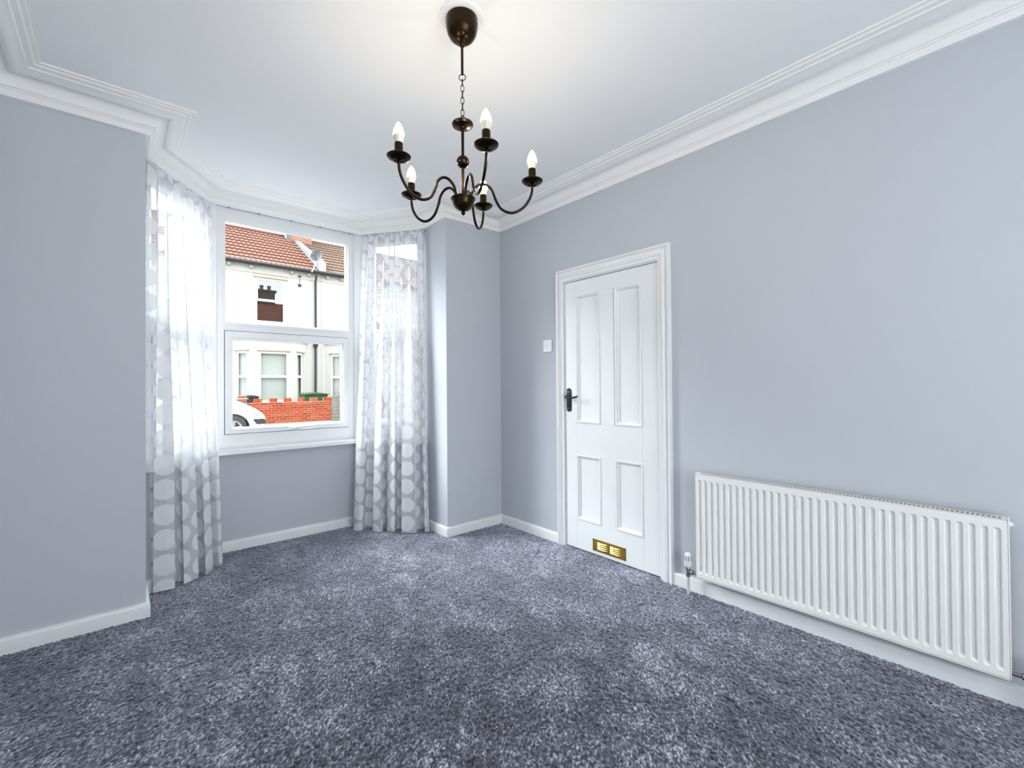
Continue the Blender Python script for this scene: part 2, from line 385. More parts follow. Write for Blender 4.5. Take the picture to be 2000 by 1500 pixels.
FAC = {'left': facet((XB0, YR), (FX0, YF)), 'front': facet((FX0, YF), (FX1, YF)), 'right': facet((FX1, YF), (XB1, YR))}
SILLZ = .735
for nm, (Ln, fn) in FAC.items():
    S(mesh('wall_bay_' + nm, holed(-.04, Ln + .04, -.05, ZC + .02, [(.0, Ln, SILLZ - .02, 2.47)], 0, .13, fn), WALL))

# cornice all round, and skirting boards
prof = [(0, ZC), (.196, ZC), (.194, ZC - .007), (.180, ZC - .008), (.175, ZC - .0145), (.156, ZC - .0165), (.151, ZC - .023), (.130, ZC - .0265),
        (.118, ZC - .034), (.104, ZC - .038), (.094, ZC - .035), (.091, ZC - .024), (.084, ZC - .025)]
for i in range(1, 8):
    a = i / 7 * math.pi / 2
    prof.append((.084 - .043 * math.sin(a) ** 1.0, ZC - .025 - .049 * (1 - math.cos(a))))
prof += [(.034, ZC - .076), (.032, ZC - .082), (.027, ZC - .084), (.024, ZC - .09), (.020, ZC - .111), (0, ZC - .1115)]
ROOM = [(XL, YREAR), (XL, YB), (XB0, YB), (XB0, YR), (FX0, YF), (FX1, YF), (XB1, YR), (XB1, YB), (XR, YB), (XR, YREAR)]
tag(mesh('trim_1', sweep(ROOM, prof, True), PLASTER, smooth='auto'), 'white moulded plaster cornice running round the ceiling and into the bay', kind='structure')
SK = [(0, 0), (.018, 0), (.018, .062), (.0165, .069), (.012, .074), (.005, .077), (0, .078)]
for nm, pth in (('left', [(XL, YREAR), (XL, YB)]), ('back_left', [(XL, YB), (XB0, YB), (XB0, YR)]), ('bay', [(XB0, YR), (FX0, YF), (FX1, YF), (XB1, YR)]),
                ('back_right', [(XB1, YR), (XB1, YB), (XR, YB)]), ('right_corner', [(XR, YB), (XR, 2.315)]), ('right', [(XR, 1.398), (XR, YREAR)]), ('rear', [(XR, YREAR), (XL, YREAR)])):
    S(mesh('baseboard_' + nm, sweep(pth, SK), GLOSS, smooth='auto'))

# ------------------------------------------------------------------ bay windows
def window(name, key, u0, u1, label, opener=True):
    Ln, fn = FAC[key]; f0 = .022
    root = empty(name, fn((u0 + u1) / 2, SILLZ, 0), label, kind='structure')
    zt, zm0, zm1, zb = 2.388, 1.640, 1.582, .832
    b = .05
    fr = mesh('frame', holed(u0, u1, SILLZ + .012, 2.474, [(u0 + b, u1 - b, zm0, zt), (u0 + b, u1 - b, zb, zm1)], f0, f0 + .07, fn), UPVC, root)
    for k_, (za_, zb2) in enumerate(((zm0, zt), (zb, zm1))):
        mesh('frame_lip', holed(u0 + b - .020, u1 - b + .020, za_ - .018, zb2 + .018, [(u0 + b - .0002, u1 - b + .0002, za_ - .0002, zb2 + .0002)], f0 - .005, f0 + .001, fn), UPVC, fr)
    bd = mesh('glazing_bead', holed(u0 + b - .001, u1 - b + .001, zm0 - .001, zt + .001, [(u0 + b + .012, u1 - b - .012, zm0 + .012, zt - .012)], f0 + .018, f0 + .05, fn), UPVC, root)
    def pane(ua, ub, va, vb, t): 
        v = [fn(u, w, tt) for tt in (t, t + .004) for u, w in ((ua, va), (ub, va), (ub, vb), (ua, vb))]
        return v, [(0, 1, 2, 3), (7, 6, 5, 4), (0, 4, 5, 1), (1, 5, 6, 2), (2, 6, 7, 3), (3, 7, 4, 0)]
    mesh('glass_pane', pane(u0 + b + .006, u1 - b - .006, zm0 + .006, zt - .006, f0 + .034), GLASS, root)
    g = .004
    sa = mesh('sash', holed(u0 + b + g, u1 - b - g, zb + g, zm1 - g, [(u0 + b + .043, u1 - b - .043, zb + .037, zm1 - .05)], f0 - .012, f0 + .06, fn), UPVC, root)
    mesh('sash_bead', holed(u0 + b + .042, u1 - b - .042, zb + .036, zm1 - .049, [(u0 + b + .053, u1 - b - .053, zb + .047, zm1 - .06)], f0 + .004, f0 + .05, fn), UPVC, sa)
    mesh('gasket', holed(u0 + b - .0005, u1 - b + .0005, zb - .0005, zm1 + .0005, [(u0 + b + .008, u1 - b - .008, zb + .008, zm1 - .008)], f0 + .02, f0 + .04, fn), DARK, root)
    mesh('glass_pane', pane(u0 + b + .046, u1 - b - .046, zb + .04, zm1 - .053, f0 + .03), GLASS, sa)
    if opener:
        uc = (u0 + u1) / 2 + .03
        p3 = [fn(uc + du, zb + .021 + dv, f0 - .012 - dt) for du, dv, dt in ((-.03, .002, .022), (.0, .004, .026), (.04, .006, .026), (.10, .008, .024), (.125, .012, .020))]
        base = ([fn(u, w, t) for t in (f0 - .026, f0 - .0122) for u, w in ((uc - .05, zb + .010), (uc + .03, zb + .010), (uc + .03, zb + .034), (uc - .05, zb + .034))], [(0, 1, 2, 3), (7, 6, 5, 4), (0, 4, 5, 1), (1, 5, 6, 2), (2, 6, 7, 3), (3, 7, 4, 0)])
        hb = mesh('handle', base, UPVC, sa)
        mesh('handle_lever', tube([Vector(p) for p in p3], [.008, .009, .0075, .006, .005], 8), UPVC, hb, smooth=True)
    return root
Lf = FAC['front'][0]; Ls = FAC['left'][0]
window('window_1', 'front', .052, Lf - .050, 'white plastic bay window facing the street, fixed light above an opening light')
window('window_2', 'left', .035, Ls - .045, 'narrow side window of the bay behind the left spotted curtain', False)
window('window_3', 'right', .045, Ls - .035, 'narrow side window of the bay behind the right spotted curtain', False)
for i, (c, sgn) in enumerate((((FX0, YF), 1), ((FX1, YF), -1))):
    key = ('left', 'right')[i]
    L2, fs = FAC[key]; _, ff = FAC['front']
    ua = (.054 if i == 0 else Lf - .052); ub = (Ls - .043 if i == 0 else .043)
    a1 = ff(ua, 0, .006); a2 = ff(ua, 0, .12); b1 = fs(ub, 0, .006); b2 = fs(ub, 0, .12)
    mid_out = (c[0] - sgn * .10, c[1] + .13); cin = (c[0] + sgn * .0, c[1] - .000)
    poly = [a1[:2], a2[:2], mid_out, b2[:2], b1[:2], cin]
    S(mesh('trim_%d' % (i + 2), prism(poly if i == 0 else poly[::-1], SILLZ, 2.474), UPVC))
tag(bpy.data.objects['trim_2'], 'white corner post between front and left bay windows'); tag(bpy.data.objects['trim_3'], 'white corner post between front and right bay windows')
# one sill following the bay
sillpath = [(XB0, YR), (FX0, YF), (FX1, YF), (XB1, YR)]
sp = [(-.03, SILLZ - .04), (.056, SILLZ - .04), (.058, SILLZ - .038), (.058, SILLZ - .012), (.055, SILLZ - .008), (-.028, SILLZ + .002), (-.028, SILLZ + .012), (-.03, SILLZ + .012)]
tag(mesh('trim_4', sweep(sillpath, sp), GLOSS, smooth='auto'), 'white painted window sill running round the bay', kind='structure')
# window added in the unseen rear wall to fill the room with daylight
rw = empty('fill_window', (.67, YREAR, .45), 'wide window added in the unseen rear wall for fill light', kind='structure')
mesh('frame', holed(-.38, 1.72, .15, 2.25, [(-.32, .64, .21, 2.19), (.70, 1.66, .21, 2.19)], YREAR - .03, YREAR - .1, lambda u, v, t: (u, t, v)), UPVC, rw)
for a in (-.32, .70): mesh('glass_pane', box(a - .005, a + .965, YREAR - .066, YREAR - .062, .205, 2.195), GLASS, rw)

# ------------------------------------------------------------------ the door
S(mesh('trim_5', holed(D0 - .0, D1 + .0, 0.002, DZ, [(D0 + .010, D1 - .010, .002, DZ - .012)], XR + .001, XR + .118, lambda u, v, t: (t, u, v)), GLOSS))
tag(bpy.data.objects['trim_5'], 'white timber lining inside the doorway')
ap = [(0, .0), (.012, .0), (.014, .010), (.013, .020), (.020, .026), (.024, .036), (.020, .046), (.012, .050), (.015, .060), (.020, .064), (.026, .070), (.027, .080), (.0, .082)]
def architrave():
    A0, A1, AZ = D0 + .006, D1 - .006, DZ - .004
    V, F = [], []; k = len(ap)
    for (y, z, sy, sz) in ((A1, 0.001, 1, 0), (A1, AZ, 1, 1), (A0, AZ, -1, 1), (A0, 0.001, -1, 0)):
        for t, w in ap: V.append((XR - t - .0005, y + sy * w * (.66 if sy > 0 else 1.0), z + sz * w * 1.0))
    for i in range(3):
        for a in range(k): F.append((i * k + a, (i + 1) * k + a, (i + 1) * k + (a + 1) % k, i * k + (a + 1) % k))
    F += [tuple(range(k)), tuple(range(3 * k, 4 * k))]
    return V, F
tag(mesh('trim_6', architrave(), GLOSS, smooth='auto'), 'white moulded architrave around the four panel door', kind='structure')
LY0, LY1, LZ0, LZ1 = D0 + .013, D1 - .013, .012, DZ - .017
FXD = XR + .004        # face of the leaf
door = empty('door_1', (XR + .02, LY0, 0), 'white painted four panel door with brass vent and black lever handle', kind='structure')
py = [(1.606, 1.815), (1.932, 2.146)]; pzu, pzl = (.902, 1.806), (.218, .676)
bx = lambda y0, y1, z0, z1, d=0: box(FXD + d, FXD + .038, y0, y1, z0, z1, .0012, 1)
mesh('stile', bx(LY0, py[0][0], LZ0, LZ1), GLOSS, door); mesh('stile', bx(py[1][1], LY1, LZ0, LZ1), GLOSS, door)
ra = (py[0][0] + .0003, py[1][1] - .0003)
mesh('rail', bx(*ra, pzu[1], LZ1), GLOSS, door); mesh('rail', bx(*ra, pzl[1], pzu[0]), GLOSS, door); mesh('rail', bx(*ra, LZ0, pzl[0]), GLOSS, door)
for z in (pzu, pzl): mesh('muntin', bx(py[0][1], py[1][0], z[0] + .0003, z[1] - .0003), GLOSS, door)
mp = [(.0, -.0045), (.005, -.006), (.011, -.0045), (.013, .002), (.019, .004), (.023, .011), (.024, .016), (0, .016)]   # (inwards, depth)
for y in py:
    for z in (pzu, pzl):
        crack = .006 if (z is pzu and y is py[0]) else 0
        pn = mesh('panel', box(FXD + .013, FXD + .028, y[0] + .0002, y[1] - .0002 - crack, z[0] + .0002, z[1] - .0002), GLOSS, door)
        V, F = [], []; k = len(mp)
        for cy, cz, sy, sz in ((y[0], z[0], 1, 1), (y[1] - crack, z[0], -1, 1), (y[1] - crack, z[1], -1, -1), (y[0], z[1], 1, -1)):
            V += [(FXD + d, cy + sy * w, cz + sz * w) for w, d in mp]
        for i in range(4):
            for a in range(k): F.append((i * k + a, ((i + 1) % 4) * k + a, ((i + 1) % 4) * k + (a + 1) % k, i * k + (a + 1) % k))
        mesh('panel_moulding', (V, F), GLOSS, pn, smooth='auto')
gp = mesh('split_shade', box(FXD + .0015, FXD + .0165, py[0][1] - .0060, py[0][1] - .0002, pzu[0] + .002, pzu[1] - .002), DARK, door)  # near-black strip fills the split as its painted shade
tag(gp, 'dark strip painting the shade in the split beside the upper right panel')
# handle: plate, lever, screws
hy = 2.2115
def plate(y, z0, z1, w, t):
    pts = []
    for i in range(13): a = math.pi * i / 12; pts.append((y + w * math.cos(a), z1 - w + w * math.sin(a)))
    for i in range(13): a = math.pi + math.pi * i / 12; pts.append((y + w * math.cos(a), z0 + w + w * math.sin(a)))
    n = len(pts)
    V = [(FXD - .0005, *p) for p in pts] + [(FXD - t * .7, *p) for p in pts] + [(FXD - t, y + (p[0] - y) * .86, (z0 + z1) / 2 + (p[1] - (z0 + z1) / 2) * .97) for p in pts]
    F = [tuple(range(n)), tuple(range(2 * n, 3 * n))] + [(i + r * n, (i + 1) % n + r * n, (i + 1) % n + (r + 1) * n, i + (r + 1) * n) for r in (0, 1) for i in range(n)]
    return V, F
hd = mesh('handle', plate(hy, .977, 1.146, .0215, .008), IRON, door, smooth='auto'); tag(hd, 'black iron lever handle on long plate')
bossx = FXD - .045
lv = tube([(FXD - .006, hy, 1.084), (bossx + .006, hy, 1.084), (bossx, hy - .006, 1.084), (bossx, hy - .03, 1.080), (bossx, hy - .07, 1.0795), (bossx + .003, hy - .10, 1.084), (bossx + .006, hy - .112, 1.090)], [.009, .009, .0095, .0085, .007, .0075, .005], 10)
mesh('lever', lv, IRON, hd, smooth=True)
for dy in (-.011, .011):
    for z in (1.120, 1.002): mesh('screw', lathe([(.0, .0), (.0032, .0), (.0026, .0016), (0, .002)], 8, axis='x', c=(0, 0, 0)), SCREW, hd).location = (FXD - .0095, hy + dy, z)
# brass vent
vy0, vy1, vz0, vz1 = 1.737, 2.006, .036, .116
slots = []
for a, b in ((vy0 + .038, vy0 + .125), (vy1 - .125, vy1 - .038)):
    for i in range(4): slots.append((a, b, vz0 + .0155 + i * .0128, vz0 + .0155 + i * .0128 + .0085))
vent = mesh('vent_grille', holed(vy0, vy1, vz0, vz1, slots, FXD - .0025, FXD - .0003, lambda u, v, t: (t, u, v)), BRASS, door); tag(vent, 'polished brass louvre vent')
for a, b, c, d in slots:
    V = []
    for y in np.linspace(a, b, 7):
        e = math.sqrt(max(0, 1 - ((y - (a + b) / 2) / ((b - a) / 2)) ** 6)) * .0075
        V += [(FXD - .0026, y, d + .0005), (FXD - .0026 - e * .75, y, c + .0035), (FXD - .0026 - e, y, c + .001), (FXD - .0026 - e * .75, y, c + .0004)]
    F = [(i * 4 + j, i * 4 + j + 1, i * 4 + j + 5, i * 4 + j + 4) for i in range(6) for j in range(3)]
    mesh('louvre', (V, F), BRASS_LIT, vent, smooth=True)
for y in (vy0 + .008, vy1 - .008):
    for z in (vz0 + .007, vz1 - .007): mesh('screw', lathe([(0, -.001), (.0034, -.001), (.0028, .0006), (0, .001)], 8, axis='x'), IRON, vent).location = (FXD - .0032, y, z)
for z in (.32, 1.70):
    hg = mesh('hinge', lathe([(0, -.04), (.006, -.04), (.006, -.014), (.0052, -.013), (.0052, .013), (.006, .014), (.006, .04), (0, .04)], 10), GLOSS, door); hg.location = (FXD - .005, LY0 - .001, z)
S(mesh('wall_hall', box(XR + .5, XR + .52, 1.0, 2.8, -.05, 2.6), WALL))

# ------------------------------------------------------------------ light switch
sw = empty('light_switch', (XR, 2.418, 1.466), 'white single rocker light switch on the wall left of the door', 'light switch')
mesh('plate', box(XR - .0095, XR - .0003, 2.418 - .043, 2.418 + .043, 1.466 - .046, 1.466 + .046, .002, 2), PLASTIC, sw)
mesh('rocker', box(XR - .0135, XR - .0093, 2.418 - .006, 2.418 + .006, 1.466 - .013, 1.466 + .013, .001, 1), PLASTIC, sw)
for dy in (-.030, .030): mesh('screw', lathe([(0, -.0002), (.0035, -.0002), (.003, .0012), (0, .0014)], 10, axis='x'), SCREW, sw).location = (XR - .0106, 2.418 + dy, 1.466)

# ------------------------------------------------------------------ radiator
RX, RY0, RY1, RZ0, RZ1 = XR - .085, .072, 1.226, .117, .686
rad = empty('radiator', (XR - .05, (RY0 + RY1) / 2, 0), 'white pressed steel panel radiator with vertical ribs and slotted top on the right wall', 'radiator')
def rad_front():
    n = 35; pit = (RY1 - RY0 - .022) / n; ys, ds = [RY0 + .006], [0]
    for i in range(n):
        s0 = RY0 + .011 + i * pit
        for fy, d in ((.19, 0), (.31, 1), (.69, 1), (.81, 0)): ys.append(s0 + fy * pit); ds.append(d)
    ys.append(RY1 - .006); ds.append(0)
    zs = [(RZ0 + .010, 0), (RZ0 + .030, 0), (RZ0 + .042, 1), (RZ1 - .046, 1), (RZ1 - .036, 0), (RZ1 - .007, 0)]
    V, F = [], []; m = len(ys)
    for z, a in zs: V += [(RX + .0105 * a * d, y, z) for y, d in zip(ys, ds)]
    for r in range(len(zs) - 1):
        for i in range(m - 1): F.append((r * m + i, r * m + i + 1, (r + 1) * m + i + 1, (r + 1) * m + i))
    # folded edge all round
    ring = [i for i in range(m)] + [r * m + m - 1 for r in range(1, len(zs))] + [(len(zs) - 1) * m + i for i in range(m - 2, -1, -1)] + [r * m for r in range(len(zs) - 2, 0, -1)]
    b = len(V); V += [(RX + .016, V[i][1], V[i][2]) for i in ring]
    for i in range(len(ring)): F.append((ring[i], ring[(i + 1) % len(ring)], b + (i + 1) % len(ring), b + i))
    return V, F
mesh('front_panel', rad_front(), RADW, rad)
mesh('back_panel', box(RX + .012, RX + .018, RY0 + .003, RY1 - .003, RZ0 + .004, RZ1 - .012, .001, 1), RADW, rad)
mesh('slot_shade', box(RX + .0185, RX + .044, RY0 + .008, RY1 - .008, RZ0 + .03, RZ1 - .0085), DARK, rad)  # dark block set under the grille slots as painted shade
for y, s_ in ((RY0, 1), (RY1, -1)):
    mesh('side_panel', box(RX + .009, RX + .052, y, y + s_ * .0025, RZ0 + .002, RZ1, .001, 1), RADW, rad)
bars = [(RY0 + .018 + i * .0136, RY0 + .018 + i * .0136 + .0098, RX + .013, RX + .043) for i in range(82) if RY0 + .018 + i * .0136 + .0098 < RY1 - .014]
mesh('top_grille', holed(RY0 + .003, RY1 - .003, RX + .006, RX + .050, bars, RZ1 - .0055, RZ1 - .004, lambda u, v, t: (v, u, t)), RADW, rad)
mesh('bottom_rail', box(RX + .004, RX + .012, RY0 + .004, RY1 - .004, RZ0, RZ0 + .008, .001, 1), RADW, rad)
for y in (RY0 + .2, RY1 - .2): mesh('bracket', box(RX + .046, XR - .0005, y - .02, y + .02, RZ0 + .05, RZ1 - .05), RADW, rad)
mesh('bleed_plug', lathe([(0, -.012), (.006, -.012), (.006, -.006), (.009, -.005), (.009, 0), (0, 0)], 12, axis='y', c=(RX + .03, RY0, RZ1 - .024)), PLASTIC, rad)
vx, vyy = XR - .06, RY1 + .055
vv = mesh('valve_body', lathe([(0, -.035), (.012, -.035), (.012, -.02), (.0085, -.018), (.0085, .0), (.0135, .003), (.0135, .016), (.011, .02), (0, .02)], 14, c=(vx, vyy, .135)), CHROME, rad, smooth='auto')
tag(vv, 'dull metal valve body with white thermostatic head')
mesh('union_nut', lathe([(0, -.056), (.007, -.056), (.007, -.03), (.0125, -.03), (.0125, -.016), (.008, -.014), (.008, 0), (0, 0)], 6, axis='y', c=(vx, vyy, .128)), CHROME, vv)
def trv():
    prof_ = [(0, .155), (.0165, .155), (.020, .160), (.0215, .172), (.0215, .19), (.021, .205), (.0185, .222), (.012, .231), (0, .233)]
    return lathe(prof_, 28, c=(vx, vyy, 0))
hd_ = mesh('thermostatic_head', trv(), PLASTIC, vv, smooth='auto')
for k in range(10):
    a = k * 2 * math.pi / 10
    cx, cy = vx + .0212 * math.cos(a), vyy + .0212 * math.sin(a)
    sl = box(-.0009, .0009, -.0018, .0018, .190, .217); c_, s2 = math.cos(a), math.sin(a)
    mesh('grip_slot', ([(cx + x * c_ - y * s2 - (max(0, z - .2)) * .12 * c_, cy + x * s2 + y * c_ - (max(0, z - .2)) * .12 * s2, z) for x, y, z in sl[0]], sl[1]), DARK, hd_)
mesh('feed_pipe', tube([(vx, vyy, .102), (vx, vyy, .05), (vx - .004, vyy - .003, .003)], .0075, 12), PIPE, vv, smooth='auto')
v2 = mesh('lockshield_valve', lathe([(0, -.02), (.010, -.02), (.010, 0), (.013, .002), (.013, .012), (0, .012)], 14, c=(vx, RY0 - .055, .142)), BRASS, rad, smooth='auto')
mesh('union_nut', lathe([(0, 0), (.008, 0), (.008, .014), (.012, .016), (.012, .03), (.007, .032), (.007, .056), (0, .056)], 6, axis='y', c=(vx, RY0 - .055, .138)), CHROME, v2)
mesh('cap', lathe([(0, .155), (.012, .155), (.015, .158), (.017, .185), (.013, .189), (0, .190)], 18, c=(vx, RY0 - .055, 0)), PLASTIC, v2, smooth='auto')
mesh('feed_pipe', tube([(vx, RY0 - .055, .123), (vx, RY0 - .055, .003)], .0075, 12), CHROME, v2, smooth='auto')

# ------------------------------------------------------------------ chandelier
CX, CY = .988, 1.426
ch = empty('chandelier', (CX, CY, ZC), 'dark bronze five arm chandelier with lit candle bulbs hanging from the ceiling', 'chandelier')
C3 = (CX, CY, 0)
# ceiling rose: plain plaster disc
tag(mesh('ceiling_plate', lathe([(0, ZC - .0005), (.085, ZC - .0005), (.085, ZC - .004), (.08, ZC - .006), (0, ZC - .006)], 40, c=C3), CEIL, ch, smooth='auto'), 'flat white round plate behind the canopy')
mesh('canopy', lathe([(.056, ZC - .0065), (.0605, ZC - .008), (.0615, ZC - .020), (.0605, ZC - .040), (.056, ZC - .060), (.047, ZC - .077), (.033, ZC - .090), (.018, ZC - .0965), (.012, ZC - .098), (.012, ZC - .103), (.010, ZC - .106), (.0085, ZC - .112), (.006, ZC - .114), (0, ZC - .1145)], 40, c=C3), BRONZE, ch, smooth='auto')
mesh('stem', lathe([(0, 2.3645), (.0052, 2.3645), (.0052, ZC - .1148), (0, ZC - .1148)], 14, c=C3), BRONZE, ch, smooth='auto')
def ring(c, rx, rz, ax, tr=.0014, n=20):
    return tube([(c[0] + rx * math.cos(2 * math.pi * i / n) * math.cos(ax), c[1] + rx * math.cos(2 * math.pi * i / n) * math.sin(ax), c[2] + rz * math.sin(2 * math.pi * i / n)) for i in range(n)], tr, 6, True)
mesh('suspension_ring', ring((CX, CY, 2.3535), .0125, .0125, -YAW, .0017), BRONZE, ch, smooth=True)
zc_, k = 2.3345, 0
while zc_ > 2.20:
    mesh('chain_link', ring((CX, CY, zc_), .0062, .0145, -YAW + (math.pi / 2 + .3 if k % 2 == 0 else .25), .0015), BRONZE, ch, smooth=True); zc_ -= .0235; k += 1
mesh('eye_loop', ring((CX, CY, 2.1975), .0065, .0085, -YAW, .0017), BRONZE, ch, smooth=True)
mesh('top_disc', lathe([(0, 2.189), (.008, 2.189), (.012, 2.185), (.030, 2.182), (.0395, 2.176), (.0410, 2.171), (.038, 2.165), (.026, 2.160), (.016, 2.158), (.0145, 2.153), (.008, 2.152), (0, 2.152)], 36, c=C3), BRONZE, ch, smooth='auto')
mesh('rod', lathe([(0, 1.885), (.0056, 1.885), (.0056, 2.1518), (0, 2.1518)], 14, c=C3), BRONZE, ch, smooth='auto')
mesh('ball', lathe([(.0057, 2.0275 - .0235)] + [(max(.0057, .0243 * math.sin(a)), 2.0275 - .0243 * math.cos(a)) for a in np.linspace(.28, math.pi - .28, 15)] + [(.0057, 2.0275 + .0235)], 28, c=C3), BRONZE, ch, smooth=True)
mesh('bowl', lathe([(0, 1.886), (.040, 1.886), (.0465, 1.8875), (.0475, 1.885), (.0465, 1.882), (.043, 1.880), (.040, 1.866), (.033, 1.853), (.022, 1.844), (.010, 1.8395), (0, 1.8392)], 36, c=C3), BRONZE, ch, smooth='auto')
mesh('finial', lathe([(0, 1.8391), (.004, 1.8391), (.0075, 1.8345), (.0082, 1.830), (.006, 1.825), (.002, 1.8225), (0, 1.822)], 16, c=C3), BRONZE, ch, smooth=True)
AP = [(.030, 1.888), (.033, 1.906), (.044, 1.927), (.066, 1.943), (.091, 1.941), (.111, 1.922), (.123, 1.889), (.142, 1.855), (.170, 1.838), (.200, 1.8385), (.232, 1.858), (.256, 1.891), (.2655, 1.922), (.267, 1.947)]
for k in range(5):
    a = math.radians(180 + 72 * k); ca, sa = math.cos(a), math.sin(a)
    arm = mesh('arm', tube(spline([(CX + r * ca, CY + r * sa, z) for r, z in AP], 5), .0052, 10), BRONZE, ch, smooth='auto')
    pc = (CX + .267 * ca, CY + .267 * sa, 0)
    mesh('drip_pan', lathe([(0, 1.9475), (.009, 1.9475), (.012, 1.950), (.017, 1.9505), (.019, 1.948), (.030, 1.951), (.0385, 1.957), (.0415, 1.962), (.0405, 1.9635), (.030, 1.9575), (.019, 1.955), (0, 1.955)], 32, c=pc), BRONZE, arm, smooth='auto')
    mesh('candle_sleeve', lathe([(0, 1.9552), (.0145, 1.9552), (.0145, 2.0065), (.0135, 2.0085), (0, 2.0085)], 24, c=pc), BRONZE, arm, smooth='auto')
    mesh('bulb_collar', lathe([(0, 2.0087), (.0125, 2.0087), (.014, 2.014), (.0172, 2.026), (.0186, 2.0335), (0, 2.0335)], 24, c=pc), BULBBASE, arm, smooth='auto')
    mesh('bulb', lathe([(0, 2.0337), (.0186, 2.0337), (.0187, 2.039), (.0172, 2.048), (.0143, 2.058), (.0102, 2.068), (.0055, 2.0765), (.002, 2.081), (0, 2.0818)], 24, c=pc), BULB, arm, smooth='auto')

# ------------------------------------------------------------------ curtain track and curtains
tr_path = []
def off(path, d):
    P = [Vector(p) for p in path]; out = []
    for i in range(len(P)):
        ns = []
        for a, b in ((i - 1, i), (i, i + 1)):
            if 0 <= a and b < len(P): e = (P[b] - P[a]).normalized(); ns.append(Vector((e.y, -e.x)))
        n = ns[0] if len(ns) == 1 else (ns[0] + ns[1]) / (1 + ns[0].dot(ns[1]))
        out.append(P[i] + n * d)
    return out
fd = Vector((FX0 - XB0, YF - YR)).normalized()
tp = [(XB0 + fd.x * .03, YR + fd.y * .03), (FX0, YF), (FX1, YF), (XB1 - fd.x * .03, YR + fd.y * .03)]
track = empty('curtain_track', ((FX0 + FX1) / 2, YF - .04, 2.46), 'slim white curtain rail under the cornice around the bay', 'curtain rail')
mesh('rail', sweep([p[:] for p in off(tp, .034)], [(0, 2.456), (.012, 2.456), (.012, 2.4725), (0, 2.4725)]), UPVC, track)
trk = off(tp, .040)
for px_ in (.573, .765, .985, 1.20, 1.44):
    g_ = mesh('glider', box(-.004, .004, -.004, .004, -.012, 0, .001, 1), CHROME, track); g_.location = (px_, trk[1].y, 2.4555)
